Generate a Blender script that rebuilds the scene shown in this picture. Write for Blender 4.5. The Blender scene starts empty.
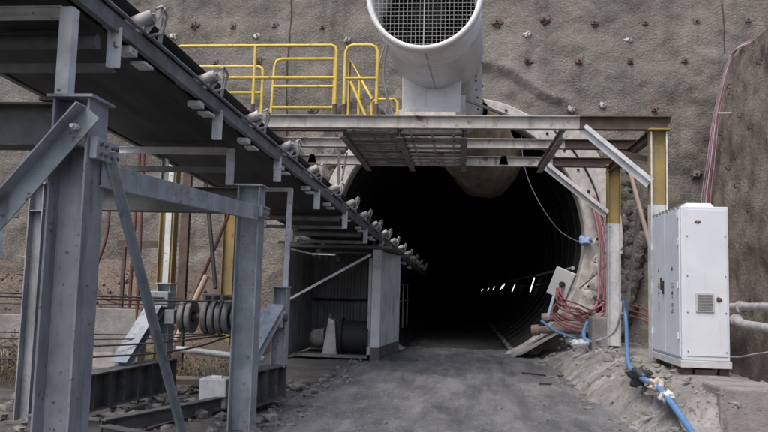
import bpy, math, random
from mathutils import Vector, Matrix, noise
R = math.radians
random.seed(7)
SC = bpy.context.scene
COL = SC.collection
V = Vector

# ------------------------------------------------------------------ camera
cam_d = bpy.data.cameras.new('camera'); cam = bpy.data.objects.new('camera', cam_d); COL.objects.link(cam)
CAM_R = Matrix.Rotation(R(6.0), 3, 'Z') @ Matrix.Rotation(math.pi/2 + R(5.39), 3, 'X') @ Matrix.Rotation(0.028, 3, 'Z')
cam.matrix_world = Matrix.Translation((0, 0, 1.65)) @ CAM_R.to_4x4()
def P(px, py, Y=None, X=None, Z=None):     # point seen at (px, py) of the 768x432 view on a vertical or level plane
    d = CAM_R @ V(((px-384)/750, -(py-216)/750, -1)); o = V((0, 0, 1.65))
    t = Y/d.y if Y is not None else (X/d.x if X is not None else (Z-1.65)/d.z)
    return o+d*t
cam_d.sensor_width = 36; cam_d.lens = 36*750/768; cam_d.clip_start = .05; cam_d.clip_end = 2000
SC.camera = cam

# ------------------------------------------------------------------ materials
def mat(name, c1, c2=None, rough=.8, metal=0, scale=3, detail=6, contrast=(.35, .65), bump=0, bscale=40, bdist=.01,
        c3=None, s3=1.2, t3=(.6, .72), stretch=(1, 1, 1), spec=.4, rough2=None, streak=None, speck=None, damp=None):
    m = bpy.data.materials.new(name); m.use_nodes = True
    n = m.node_tree.nodes; L = m.node_tree.links
    b = n['Principled BSDF']; b.inputs['Roughness'].default_value = rough; b.inputs['Metallic'].default_value = metal
    b.inputs['Specular IOR Level'].default_value = spec
    tc = n.new('ShaderNodeTexCoord'); mp = n.new('ShaderNodeMapping'); mp.inputs['Scale'].default_value = stretch
    L.new(tc.outputs['Object'], mp.inputs['Vector']); vec = mp.outputs['Vector']
    def nz(s, d=6, v=None, r=.6):
        t = n.new('ShaderNodeTexNoise'); t.inputs['Scale'].default_value = s; t.inputs['Detail'].default_value = d
        t.inputs['Roughness'].default_value = r; L.new(v or vec, t.inputs['Vector']); return t.outputs['Fac']
    def rng(src, lo, hi, a=0, z=1):
        r = n.new('ShaderNodeMapRange'); r.inputs['From Min'].default_value = lo; r.inputs['From Max'].default_value = hi
        r.inputs['To Min'].default_value = a; r.inputs['To Max'].default_value = z; L.new(src, r.inputs['Value']); return r.outputs['Result']
    def mix(f, A, B):
        x = n.new('ShaderNodeMix'); x.data_type = 'RGBA'; L.new(f, x.inputs['Factor'])
        for k, q in ((6, A), (7, B)):
            if isinstance(q, tuple): x.inputs[k].default_value = (*q, 1)
            else: L.new(q, x.inputs[k])
        return x.outputs[2]
    col = tuple(c1)
    if c2: 
        f = rng(nz(scale, detail), *contrast); col = mix(f, tuple(c1), tuple(c2))
        if rough2 is not None: L.new(rng(f, 0, 1, rough, rough2), b.inputs['Roughness'])
    if streak:  # (colour, horizontal scale, threshold lo, hi): vertical run-off stains
        mp2 = n.new('ShaderNodeMapping'); mp2.inputs['Scale'].default_value = (streak[1], streak[1], streak[1]*.12)
        L.new(tc.outputs['Object'], mp2.inputs['Vector'])
        col = mix(rng(nz(1, 5, mp2.outputs['Vector'], .65), streak[2], streak[3]), col, tuple(streak[0]))
    if c3: col = mix(rng(nz(s3, 8, None, .7), *t3), col, tuple(c3))
    if speck: # (colour, scale, lo, hi)
        col = mix(rng(nz(speck[1], 2, None, .5), speck[2], speck[3]), col, tuple(speck[0]))
    if damp:  # (colour, stretch, lo, hi, roughness): wet patches
        mp3 = n.new('ShaderNodeMapping'); mp3.inputs['Scale'].default_value = damp[1]; mp3.inputs['Location'].default_value = (3.3, 1.7, 0)
        L.new(tc.outputs['Object'], mp3.inputs['Vector']); f = rng(nz(1, 7, mp3.outputs['Vector'], .62), damp[2], damp[3])
        col = mix(f, col, tuple(damp[0])); L.new(rng(f, 0, 1, rough, damp[4]), b.inputs['Roughness'])
    if isinstance(col, tuple): b.inputs['Base Color'].default_value = (*col, 1)
    else: L.new(col, b.inputs['Base Color'])
    if bump:
        bp = n.new('ShaderNodeBump'); bp.inputs['Strength'].default_value = bump; bp.inputs['Distance'].default_value = bdist
        L.new(nz(bscale, 6, None, .65), bp.inputs['Height']); L.new(bp.outputs['Normal'], b.inputs['Normal'])
    return m

M = {}
M['shot'] = mat('shotcrete', (.25, .228, .2), (.135, .123, .109), rough=.95, scale=.55, detail=9, contrast=(.3, .7), bump=1, bscale=17, bdist=.085,
                c3=(.32, .31, .29), s3=.7, t3=(.56, .8), streak=((.13, .118, .105), 1.5, .52, .72), speck=((.34, .32, .29), 24, .60, .78))
M['shot2'] = mat('shotcrete_side', (.25, .215, .18), (.145, .125, .105), rough=.95, scale=.7, detail=9, contrast=(.3, .7), bump=1, bscale=12, bdist=.12,
                 streak=((.125, .108, .09), 2.2, .5, .72), c3=(.3, .28, .25), s3=1.5, t3=(.58, .75))
M['rock'] = mat('rough_rock', (.17, .155, .135), (.085, .078, .07), rough=.95, scale=4, bump=1, bscale=12, bdist=.1, c3=(.3, .28, .26), s3=6, t3=(.55, .7))
M['plaster'] = mat('pale_plaster', (.52, .5, .475), (.3, .29, .27), rough=.9, scale=3, bump=.8, bscale=14, bdist=.04, c3=(.13, .12, .11), s3=4, t3=(.6, .7))
M['ring'] = mat('ring_concrete', (.5, .48, .45), (.3, .29, .275), rough=.85, scale=4, bump=.4, bscale=30, bdist=.01, c3=(.15, .135, .12), s3=5, t3=(.62, .72))
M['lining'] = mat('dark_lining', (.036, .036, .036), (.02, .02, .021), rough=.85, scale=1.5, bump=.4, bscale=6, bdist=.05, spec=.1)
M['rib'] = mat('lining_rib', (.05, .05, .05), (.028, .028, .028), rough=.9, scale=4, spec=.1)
M['road'] = mat('road_dust', (.205, .21, .218), (.105, .108, .114), rough=.85, scale=1.3, detail=12, contrast=(.38, .62), bump=1, bscale=26, bdist=.05,
                c3=(.29, .295, .305), s3=1.9, t3=(.53, .76), stretch=(1.7, .5, 1), speck=((.3, .3, .31), 38, .60, .70), spec=.3, damp=((.075, .077, .083), (2.6, .3, 1), .5, .74, .6))
M['invert'] = mat('shaded_invert', (.06, .06, .062), (.035, .035, .036), rough=.6, scale=1.5, bump=.8, bscale=12, bdist=.04)  # floor past the portal: tunnel shade painted in as a darker colour
M['ground'] = mat('dirt', (.13, .123, .115), (.07, .066, .062), rough=.95, scale=1.5, detail=10, bump=1, bscale=9, bdist=.08, c3=(.2, .19, .17), s3=5, t3=(.58, .7))
M['ledge'] = mat('mud_concrete', (.285, .275, .26), (.15, .142, .132), rough=.92, scale=1.4, detail=10, bump=1, bscale=10, bdist=.06,
                 c3=(.44, .44, .45), s3=.9, t3=(.5, .66), speck=((.1, .09, .08), 14, .6, .72))
M['conc'] = mat('old_concrete', (.27, .26, .245), (.17, .16, .15), rough=.9, scale=3, bump=.7, bscale=25, bdist=.02, streak=((.12, .11, .1), 6, .55, .7),
                c3=(.09, .075, .065), s3=2, t3=(.66, .74))
M['gravel'] = mat('brown_gravel', (.2, .155, .125), (.1, .08, .066), rough=.95, scale=22, detail=4, contrast=(.4, .6), bump=1, bscale=28, bdist=.06,
                  c3=(.1, .085, .075), s3=.5, t3=(.52, .66), speck=((.3, .26, .22), 34, .62, .7))
M['stone'] = mat('loose_stone', (.22, .21, .2), (.11, .105, .1), rough=.95, scale=8, bump=.6, bscale=30, bdist=.02)
M['steel'] = mat('blue_grey_paint', (.36, .4, .43), (.22, .25, .275), rough=.5, scale=3.5, detail=8, bump=.15, bscale=60, bdist=.003,
                 c3=(.16, .165, .19), s3=3, t3=(.58, .72), streak=((.15, .17, .2), 5, .56, .72), speck=((.15, .11, .085), 21, .67, .72), spec=.4)
M['steelp'] = mat('weathered_grey_paint', (.31, .325, .355), (.2, .21, .235), rough=.55, scale=3, detail=8, bump=.2, bscale=60, bdist=.003,
                 c3=(.13, .14, .17), s3=2.4, t3=(.55, .72), streak=((.14, .14, .17), 7, .52, .68), speck=((.13, .1, .085), 24, .67, .72))
M['dsteel'] = mat('grimy_steel', (.13, .13, .128), (.07, .068, .066), rough=.7, scale=4, detail=8, bump=.4, bscale=30, bdist=.008,
                  c3=(.17, .175, .18), s3=4, t3=(.6, .7))
M['galv'] = mat('pale_grey_paint', (.62, .63, .645), (.42, .43, .44), rough=.5, scale=5, detail=8, bump=.1, bscale=50, bdist=.003,
                c3=(.2, .15, .11), s3=5, t3=(.66, .74), speck=((.14, .11, .09), 22, .68, .73))
M['rail'] = mat('conveyor_steel', (.2, .205, .215), (.11, .112, .118), rough=.55, scale=5, detail=8, bump=.2, bscale=40, bdist=.004, c3=(.09, .08, .075), s3=6, t3=(.58, .7))
M['roller'] = mat('roller_grey', (.5, .5, .49), (.22, .215, .21), rough=.6, scale=6, bump=.2, bscale=40, bdist=.004, c3=(.14, .12, .1), s3=9, t3=(.55, .68))
M['white'] = mat('cabinet_white', (.6, .63, .68), (.54, .57, .62), rough=.42, scale=2, detail=5, bump=.03, bscale=6, bdist=.01,
                 c3=(.46, .47, .49), s3=2.2, t3=(.62, .8), streak=((.48, .48, .48), 9, .62, .78), speck=((.4, .34, .28), 30, .74, .78))
M['fan'] = mat('fan_white', (.74, .735, .73), (.62, .615, .61), rough=.45, scale=1.6, detail=6, bump=.05, bscale=5, bdist=.01,
               c3=(.5, .48, .45), s3=2, t3=(.58, .75), streak=((.5, .48, .45), 5, .55, .72))
M['silver'] = mat('silver_duct', (.6, .6, .6), (.45, .45, .45), rough=.42, metal=.25, scale=4, bump=.4, bscale=12, bdist=.02)
M['tan'] = mat('tan_fabric', (.2, .155, .1), (.09, .072, .052), rough=.85, scale=3, bump=.5, bscale=8, bdist=.03)
M['yellow'] = mat('yellow_paint', (.64, .47, .07), (.5, .36, .06), rough=.45, scale=5, bump=.05, bscale=50, bdist=.002, c3=(.2, .11, .06), s3=7, t3=(.6, .68))
M['yelcol'] = mat('worn_yellow_paint', (.33, .245, .08), (.21, .165, .08), rough=.6, scale=2.5, detail=9, bump=.2, bscale=40, bdist=.004,
                  c3=(.16, .08, .04), s3=3, t3=(.57, .67), streak=((.3, .22, .12), 8, .56, .68))
M['dwhite'] = mat('dirty_white_paint', (.46, .44, .41), (.33, .31, .285), rough=.6, scale=4, detail=9, bump=.2, bscale=40, bdist=.004,
                  c3=(.15, .08, .05), s3=3.2, t3=(.57, .65), streak=((.24, .2, .17), 7, .56, .7))
M['rust'] = mat('rusty_steel', (.11, .075, .06), (.065, .048, .041), rough=.85, scale=6, detail=9, bump=.4, bscale=40, bdist=.006, c3=(.26, .2, .17), s3=4, t3=(.62, .72))
M['redrod'] = mat('red_primer', (.15, .055, .042), (.1, .045, .035), rough=.8, scale=6)
M['plate'] = mat('anchor_rust', (.19, .135, .115), (.12, .085, .07), rough=.85, scale=20)
M['belt'] = mat('black_rubber', (.014, .015, .019), (.026, .028, .033), rough=.6, scale=2, stretch=(4, .3, 1), detail=5, bump=.1, bscale=30, bdist=.003, c3=(.06, .063, .07), s3=1.3, t3=(.48, .72), spec=.4)
M['black'] = mat('matt_black', (.02, .02, .02), rough=.7)
M['dark'] = mat('dark_mesh_back', (.012, .012, .012), rough=.9)
M['grime'] = mat('grimy_paint', (.3, .285, .265), (.16, .15, .14), rough=.75, scale=4, bump=.2, bscale=30, bdist=.005, c3=(.12, .075, .055), s3=3, t3=(.55, .68))
M['grate'] = mat('grating', (.25, .235, .22), (.13, .122, .115), rough=.8, scale=3, bump=.4, bscale=20, bdist=.01)
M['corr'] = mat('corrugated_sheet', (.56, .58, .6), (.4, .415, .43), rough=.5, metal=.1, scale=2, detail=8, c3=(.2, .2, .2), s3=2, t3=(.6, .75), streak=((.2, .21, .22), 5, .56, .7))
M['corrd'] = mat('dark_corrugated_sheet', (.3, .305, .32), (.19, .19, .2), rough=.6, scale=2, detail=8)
M['mudlow'] = mat('mud_splash', (.12, .11, .1), (.085, .08, .075), rough=.95, scale=5, bump=.5, bscale=20, bdist=.01)
M['rubber'] = mat('hose_blue', (.07, .17, .36), (.11, .24, .42), rough=.45, scale=8)
M['redc'] = mat('red_cable', (.25, .075, .09), (.17, .06, .07), rough=.6, scale=8)
M['pinkc'] = mat('faded_cable', (.33, .22, .25), (.2, .13, .155), rough=.6, scale=5)
M['wire'] = mat('steel_rope', (.035, .033, .032), rough=.6)
M['greyp'] = mat('grey_pipe', (.46, .47, .485), (.28, .285, .3), rough=.5, scale=6, c3=(.18, .17, .16), s3=4, t3=(.6, .7))
M['brownp'] = mat('brown_pipe', (.26, .2, .17), (.16, .12, .1), rough=.8, scale=6)
M['wood'] = mat('bare_timber', (.45, .36, .29), (.33, .25, .2), rough=.8, scale=4, stretch=(6, 6, .6))
M['dwood'] = mat('grey_timber', (.2, .17, .145), (.12, .1, .085), rough=.9, scale=4, bump=.4, bscale=20)
M['cloth'] = mat('pale_rag', (.5, .44, .38), (.35, .3, .25), rough=.95, scale=9)
M['bag'] = mat('black_plastic', (.03, .03, .033), (.05, .05, .055), rough=.35, scale=9)
M['sheave'] = mat('sheave_iron', (.2, .2, .205), (.11, .108, .106), rough=.55, scale=8)
M['red'] = mat('sign_red', (.5, .12, .1), rough=.5)
M['ink'] = mat('print_black', (.13, .13, .15), rough=.6)
M['meshg'] = mat('mesh_grey', (.3, .3, .3), rough=.6)
M['vent'] = mat('vent_grey', (.42, .43, .42), rough=.6)
M['straw'] = mat('dry_stalk', (.15, .12, .08), (.1, .08, .055), rough=.9, scale=20)
M['leaf'] = mat('weed_green', (.06, .07, .04), (.09, .085, .05), rough=.9, scale=20)
M['purple'] = mat('blue_clamp', (.15, .25, .5), (.3, .4, .6), rough=.7, scale=30)
M['hill'] = mat('hill_earth', (.16, .14, .1), (.09, .09, .05), rough=.95, scale=.4)
mt = bpy.data.materials.new('lit_tube'); mt.use_nodes = True
b_ = mt.node_tree.nodes['Principled BSDF']; b_.inputs['Emission Color'].default_value = (.8, .93, 1, 1); b_.inputs['Emission Strength'].default_value = 1.3
M['tube'] = mt

# ------------------------------------------------------------------ mesh helpers
class MB:
    def __init__(s): s.v = []; s.f = []; s.sm = []
    def add(s, vs, fs, smooth=False):
        o = len(s.v); s.v += [V(p) for p in vs]; s.f += [tuple(i+o for i in f) for f in fs]; s.sm += [smooth]*len(fs); return s
    def box(s, a, b):
        x0, y0, z0 = a; x1, y1, z1 = b
        return s.add([(x0,y0,z0),(x1,y0,z0),(x1,y1,z0),(x0,y1,z0),(x0,y0,z1),(x1,y0,z1),(x1,y1,z1),(x0,y1,z1)],
                     [(0,3,2,1),(4,5,6,7),(0,1,5,4),(1,2,6,5),(2,3,7,6),(3,0,4,7)])
    def frame(s, p, q, up=(0,0,1)):
        p, q = V(p), V(q); d = (q-p).normalized(); up = V(up)
        if abs(d.dot(up)) > .99: up = V((0,1,0)) if abs(d.y) < .9 else V((1,0,0))
        sd = d.cross(up).normalized(); u = sd.cross(d).normalized(); return p, q, sd, u
    def extrude(s, prof, p, q, up=(0,0,1), smooth=False, caps=True):   # prof: (side, up) closed polygon
        p, q, sd, u = s.frame(p, q, up); n = len(prof)
        vs = [p+sd*a+u*b for a, b in prof]+[q+sd*a+u*b for a, b in prof]
        fs = [(i, (i+1) % n, (i+1) % n+n, i+n) for i in range(n)]
        s.add(vs, fs, smooth)
        if caps: s.add(vs, [tuple(range(n))[::-1], tuple(range(n, 2*n))])
        return s
    def bar(s, p, q, w, h, up=(0,0,1)):
        return s.extrude([(-w/2,-h/2),(w/2,-h/2),(w/2,h/2),(-w/2,h/2)], p, q, up)
    def ibeam(s, p, q, h, b, t=.014, w=.01, up=(0,0,1)):
        H, B = h/2, b/2; W = w/2
        return s.extrude([(-B,-H),(B,-H),(B,-H+t),(W,-H+t),(W,H-t),(B,H-t),(B,H),(-B,H),(-B,H-t),(-W,H-t),(-W,-H+t),(-B,-H+t)], p, q, up)
    def channel(s, p, q, h, b, t=.01, up=(0,0,1), flip=1):
        H = h/2; pr = [(0,-H),(b,-H),(b,-H+t),(t,-H+t),(t,H-t),(b,H-t),(b,H),(0,H)]
        if flip < 0: pr = [(-a, c) for a, c in pr][::-1]
        return s.extrude(pr, p, q, up)
    def angle(s, p, q, a=.08, t=.008, up=(0,0,1), fx=1, fy=1):
        pr = [(0,0),(a*fx,0),(a*fx,t*fy),(t*fx,t*fy),(t*fx,a*fy),(0,a*fy)]
        return s.extrude(pr, p, q, up)
    def cyl(s, p, q, r, r2=None, n=16, caps=True):
        r2 = r if r2 is None else r2
        p, q, sd, u = s.frame(p, q)
        ring = lambda c, rr: [c+sd*math.cos(2*math.pi*i/n)*rr+u*math.sin(2*math.pi*i/n)*rr for i in range(n)]
        vs = ring(p, r)+ring(q, r2)
        s.add(vs, [(i, (i+1) % n, (i+1) % n+n, i+n) for i in range(n)], True)
        if caps: s.add(vs, [tuple(range(n))[::-1], tuple(range(n, 2*n))])
        return s
    def ring(s, c, axis, r0, r1, depth, n=48):      # annulus with thickness
        c = V(c); a = V(axis).normalized(); p, q, sd, u = s.frame(c, c+a*depth)
        vs = []
        for cc in (p, q):
            for rr in (r0, r1):
                vs += [cc+sd*math.cos(2*math.pi*i/n)*rr+u*math.sin(2*math.pi*i/n)*rr for i in range(n)]
        fs = []
        for i in range(n):
            j = (i+1) % n
            fs += [(i, j, j+n, i+n), (i+2*n, i+3*n, j+3*n, j+2*n)]
        s.add(vs, fs)
        s.add(vs, [(i+n, (i+1) % n+n, (i+1) % n+3*n, i+3*n) for i in range(n)]+[(i, i+2*n, (i+1) % n+2*n, (i+1) % n) for i in range(n)], True)
        return s
    def tube(s, pts, r, n=8, radii=None, closed=False):
        pts = [V(p) for p in pts]; N = len(pts); pts0 = pts
        u = None; vs = []
        for i, p in enumerate(pts):
            d = (pts[min(i+1, N-1)]-pts[max(i-1, 0)]).normalized()
            if u is None:
                u = V((0,0,1)) if abs(d.z) < .9 else V((1,0,0))
            sd = d.cross(u).normalized(); u = sd.cross(d).normalized()
            rr = radii[i] if radii else r
            vs += [p+sd*math.cos(2*math.pi*k/n)*rr+u*math.sin(2*math.pi*k/n)*rr for k in range(n)]
        fs = [(i*n+k, i*n+(k+1) % n, (i+1)*n+(k+1) % n, (i+1)*n+k) for i in range(N-1) for k in range(n)]
        s.add(vs, fs, True); s.add(vs, [tuple(range(n))[::-1], tuple(range((N-1)*n, N*n))])
        return s
    def grid(s, P, smooth=True, flip=False):        # P: rows of points
        nr, nc = len(P), len(P[0]); vs = [p for r in P for p in r]
        fs = [(r*nc+c, r*nc+c+1, (r+1)*nc+c+1, (r+1)*nc+c) for r in range(nr-1) for c in range(nc-1)]
        if flip: fs = [f[::-1] for f in fs]
        return s.add(vs, fs, smooth)
    def blob(s, c, r, sq=(1,1,1), seed=0, rough=.3, n=7):
        c = V(c); vs = []; rows = n; cols = n*2
        for i in range(rows+1):
            th = math.pi*i/rows
            for j in range(cols):
                ph = 2*math.pi*j/cols; d = V((math.sin(th)*math.cos(ph), math.sin(th)*math.sin(ph), math.cos(th)))
                k = 1+rough*noise.noise(d*1.8+V((seed*3.1, seed*1.7, 0)))+rough*.4*noise.noise(d*5+V((seed, 0, 9)))
                vs.append(c+V((d.x*sq[0], d.y*sq[1], d.z*sq[2]))*r*k)
        fs = [(i*cols+j, (i+1)*cols+j, (i+1)*cols+(j+1) % cols, i*cols+(j+1) % cols) for i in range(rows) for j in range(cols)]
        return s.add(vs, fs, n > 6)
    def build(s, name, m, parent=None, bevel=0):
        root = ORG.get(parent.name, V((0,0,0))) if parent else V((0,0,0))
        me = bpy.data.meshes.new(name); me.from_pydata([tuple(p-root) for p in s.v], [], s.f); me.update()
        me.polygons.foreach_set('use_smooth', s.sm)
        for mm in (m if isinstance(m, (list, tuple)) else [m]): me.materials.append(M[mm] if isinstance(mm, str) else mm)
        o = bpy.data.objects.new(name, me); COL.objects.link(o)
        if parent: o.parent = parent
        ORG[o.name] = root
        if bevel:
            b = o.modifiers.new('bevel', 'BEVEL'); b.width = bevel; b.segments = 2; b.limit_method = 'ANGLE'; b.angle_limit = R(40)
        return o
ORG = {}
def tag(o, label=None, cat=None, group=None, kind=None):
    if label: o['label'] = label
    if cat: o['category'] = cat
    if group: o['group'] = group
    if kind: o['kind'] = kind
    return o
def empty(name, loc, label, cat, group=None):
    o = bpy.data.objects.new(name, None); COL.objects.link(o); o.location = loc; o.empty_display_size = .2
    ORG[o.name] = V(loc); return tag(o, label, cat, group)
def copy_thing(root, loc, label):
    c = root.copy(); COL.objects.link(c); c.location = loc; c['label'] = label
    for ch in list(root.children):
        d = ch.copy(); COL.objects.link(d); d.parent = c
        for g in list(ch.children):
            e = g.copy(); COL.objects.link(e); e.parent = d
    return c
def smooth_path(pts, k=6):
    pts = [V(p) for p in pts]; out = []
    for i in range(len(pts)-1):
        p0 = pts[max(i-1, 0)]; p1 = pts[i]; p2 = pts[i+1]; p3 = pts[min(i+2, len(pts)-1)]
        for j in range(k):
            t = j/k
            out.append(.5*((2*p1)+(p2-p0)*t+(2*p0-5*p1+4*p2-p3)*t*t+(3*p1-p0-3*p2+p3)*t**3))
    return out+[pts[-1]]
fbm = lambda p, o=4: noise.fractal(p, .6, 2.1, o)

# ------------------------------------------------------------------ world and light
w = bpy.data.worlds.new('World'); SC.world = w; w.use_nodes = True
nt = w.node_tree; bg = nt.nodes['Background']; sky = nt.nodes.new('ShaderNodeTexSky'); sky.sky_type = 'NISHITA'; sky.sun_disc = False
SUN_EL, SUN_AZ = R(60), R(203)     # azimuth clockwise from +Y (behind the viewer, right)
sky.sun_elevation = SUN_EL; sky.sun_rotation = SUN_AZ; sky.dust_density = 4; sky.air_density = 1; sky.ozone_density = .6
nt.links.new(sky.outputs[0], bg.inputs[0]); bg.inputs[1].default_value = .15
sd = bpy.data.lights.new('sun', 'SUN'); sd.energy = .85; sd.angle = R(25); sd.color = (1, .96, .9)
so = bpy.data.objects.new('sun', sd); COL.objects.link(so)
dirv = V((math.sin(SUN_AZ)*math.cos(SUN_EL), math.cos(SUN_AZ)*math.cos(SUN_EL), math.sin(SUN_EL)))
so.rotation_euler = dirv.to_track_quat('Z', 'Y').to_euler()
SC.view_settings.view_transform = 'Standard'; SC.view_settings.look = 'None'; SC.view_settings.gamma = 1; SC.view_settings.exposure = 0.86
SC.view_settings.use_curve_mapping = False
SC.cycles.max_bounces = 6

# ------------------------------------------------------------------ ground, road, ledge, mound, hill
TC = V((-.13, 0, 3.06)); TR = 3.35; TY = 20.6
def road_left(y): return -2.2 + .02*(y-8) if y < 16 else -1.75
m = MB(); 
xs = [-300,-120,-50,-25]+[-16+.4*i for i in range(0,31)]+[-3.6+.4*i for i in range(1,26)]+[9,14,25,50,120,300]
ys = [-300,-120,-50,-20,-8]+[-2+.4*i for i in range(0,60)]
def gz(x, y):
    if abs(x) > 15 or y < -3: return -.06
    return -.03+.05*fbm(V((x*.7, y*.7, 3)))*(1 if x < -2.6 or x > 2.6 else .3)
m.grid([[V((x, y, gz(x, y))) for x in xs] for y in ys]); m.build('ground', 'ground')
tag(bpy.data.objects['ground'], kind='structure')
# road strip with tyre-worn relief, runs into the tunnel
m = MB(); rows = []
y = 1.0
while y < 150:
    row = []
    for i in range(41):
        u = i/40; x0 = -2.45 if y < 17 else -2.0; x1 = 2.35; x = x0+(x1-x0)*u
        if y > 20.5: x0, x1 = -1.6, 1.45
        x = x0+(x1-x0)*u
        e = min(u, 1-u)*8
        z = .02+.03*fbm(V((x*1.3, y*.8, 0)))+.012*fbm(V((x*5, y*5, 7)))-.03*math.exp(-((abs(x-.1)-.95+.08*math.sin(y*.6))/.22)**2)+.018*math.exp(-((abs(x-.1)-1.3+.08*math.sin(y*.6))/.12)**2)
        if e < 1: z -= (1-e)*.05
        row.append(V((x, y, z)))
    rows.append(row); y += .14 if y < 22 else 1.5
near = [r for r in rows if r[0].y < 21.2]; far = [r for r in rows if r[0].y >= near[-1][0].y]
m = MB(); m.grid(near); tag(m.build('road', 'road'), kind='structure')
m = MB(); m.grid(far); tag(m.build('tunnel_floor', 'invert'), kind='structure')  # road continued in the darker colour that stands in for shade inside

def ledge_top(y): return 2.42+.02*(y-10) if y < 13 else 2.48+.03*(y-13)
m = MB(); rows = []
y = 2.0
while y <= 20.5:
    tw = ledge_top(y); toe = 2.08+(.2*max(0, 12-y)*.25)
    if y < 8.9: pass
    zt = (.52+.03*math.sin(y*.7) if not 10 < y < 12.8 else .52) if y < 17 else .52-.08*(y-17)
    if y > 14: toe -= .0
    if y < 8.9: zt = max(.12, zt-.3*(8.9-y))
    base = [(toe-.2, -.08), (toe-.04, .01), (toe+.09, .13), (toe+.25, .30*zt/.6), (tw+.02, zt-.13), (tw+.2, zt-.02), (2.85, zt+.03), (3.15, zt+.05), (3.6, zt+.05), (3.95, zt+.02), (4.25, zt-.15), (4.6, .05), (5.4, -.1), (6.1, -.1)]
    if y < 8.75: base = [(a_, b_ if a_ < 2.3 else min(b_, max(.02, .26-.3*(8.75-y)-.35*max(0, a_-2.6)))) for a_, b_ in base]
    pts = []
    for (a, b), (c, d) in zip(base, base[1:]):
        for k in range(5): pts.append((a+(c-a)*k/5, b+(d-b)*k/5))
    pts.append(base[-1])
    row = []
    for x, z in pts:
        amp = .0 if 2.95 < x < 3.95 and 10 < y < 12.6 else 1
        n_ = fbm(V((x*1.6, y*1.6, 5)))*.045+fbm(V((x*6, y*6, 1)))*.018
        rid = .03*abs(noise.noise(V((x*2.2+y*1.1, y*2.6, 2))))
        row.append(V((x-(n_+rid)*.6*amp, y, z+n_*amp)))
    rows.append(row); y += .1
m.grid(rows); tag(m.build('embankment', 'ledge'), kind='structure')

# gravel mound at the left wall
m = MB(); rows = []
for j in range(90):
    y = 13.6+j*.08; row = []
    for i in range(150):
        x = -16+i*.078
        t = min(1, max(0, (y-13.7)/4.2)); h = 2.15*(t*t*(3-2*t))
        e = min(1, max(0, (-4.6-x)/2.6)); h *= e**.6
        h *= 1-.18*math.exp(-((x+10.6)/1.1)**2)
        row.append(V((x, y, -.08+h+.14*fbm(V((x*.6, y*.6, 9)))*min(1, h)+.035*fbm(V((x*6, y*6, 4)))*min(1, h))))
    rows.append(row)
m.grid(rows); tag(m.build('gravel_mound', 'gravel'), kind='structure')

# plateau of the cut above and beside
m = MB()
m.grid([[V((x, y, 15+(.05*(y-20.6) if y > 20.6 else 0)+.8*fbm(V((x*.03, y*.03, 0))) if y > 20.7 else 15)) for x in (-300,-150,-80,-40,-20,0,20,40,80,150,300)] for y in (20.62,24,30,45,80,150,300,600)])
tag(m.build('hillside', 'hill'), kind='structure')

# ------------------------------------------------------------------ head wall with the round opening
def hw_off(x, z):
    p = V((x, 0, z)); r = math.hypot(x-TC.x, z-TC.z)
    d = .16*fbm(p*.35, 3)+.05*fbm(p*1.4+V((4,0,0)))+.03*noise.noise(p*6)+.02*noise.noise(p*12)
    # folded lips of sprayed concrete around the ring
    a = math.atan2(z-TC.z, x-TC.x)
    w1 = max(0, 1-abs(math.degrees(a)-66)/26)**.6 if 40 < math.degrees(a) < 92 else 0
    w2 = max(0, 1-abs(math.degrees(a)-148)/30)**.6 if 118 < math.degrees(a) < 178 else 0
    ww = max(w1, w2*.7)
    if r < 6.5 and ww > 0:
        rr = 4.75+.3*noise.noise(V((a*2.4, 0, 2)))+.08*noise.noise(V((a*9, 0, 2)))
        t = (r-rr)/.55
        if 0 <= t < 1: d += .2*ww*(1-t)**2
        elif -.25 < t < 0: d += .2*ww*(1+t/.25)
    if r < 4.7: d += .1*(4.7-r)*(1+noise.noise(p*1.8))+.06*noise.noise(p*3)
    return d
xs = [-60,-45,-32,-24,-19]+[-16+.1*i for i in range(0,236)]+[8.2,10,14,20,32,45,60]
zs = [-.4]+[.1*i for i in range(0,126)]+[13,14,15.0]
m = MB(); idx = {}; 
for j, z in enumerate(zs):
    for i, x in enumerate(xs):
        idx[i, j] = len(m.v); fine = -16 <= x <= 7.6
        m.v.append(V((x, TY-(hw_off(x, z) if fine else 0)+(0 if fine else 0), z)))
for j in range(len(zs)-1):
    for i in range(len(xs)-1):
        cx, cz = (xs[i]+xs[i+1])/2, (zs[j]+zs[j+1])/2
        if math.hypot(cx-TC.x, cz-TC.z) < 3.62: continue
        m.f.append((idx[i,j], idx[i+1,j], idx[i+1,j+1], idx[i,j+1])); m.sm.append(True)
hw = empty('rock_face_wall', (0, TY, 0), 'tall grey-brown sprayed concrete head wall with rusty anchor plates around the tunnel mouth', 'wall')
m.build('wall_face', 'shot', hw)
PLATE_S = .1
def plate(x, z, kind, s=.13):
    q = MB(); y = TY-hw_off(x, z)-.05; a = random.uniform(-.2, .2)
    c, s_ = math.cos(a)*s, math.sin(a)*s
    q.extrude([(-c-s_*.0, -s), (c, -s+s_), (c-s_*.3, s), (-c, s-s_)], (x, y+.06, z), (x, y-.02, z))
    q.cyl((x, y-.02, z), (x+.01, y-.11, z-.01), .035, .03, 8)
    q.build('anchor_plate', random.choice(['plate','plate','rust','stone']), hw)
    if random.random() < .6: q = MB(); q.blob((x+.03, y+.05, z-.02), s*1.5, (1.1,.25,1), seed=x*3+z, rough=1, n=8); q.build('grout_pad', 'shot2', hw)
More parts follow.
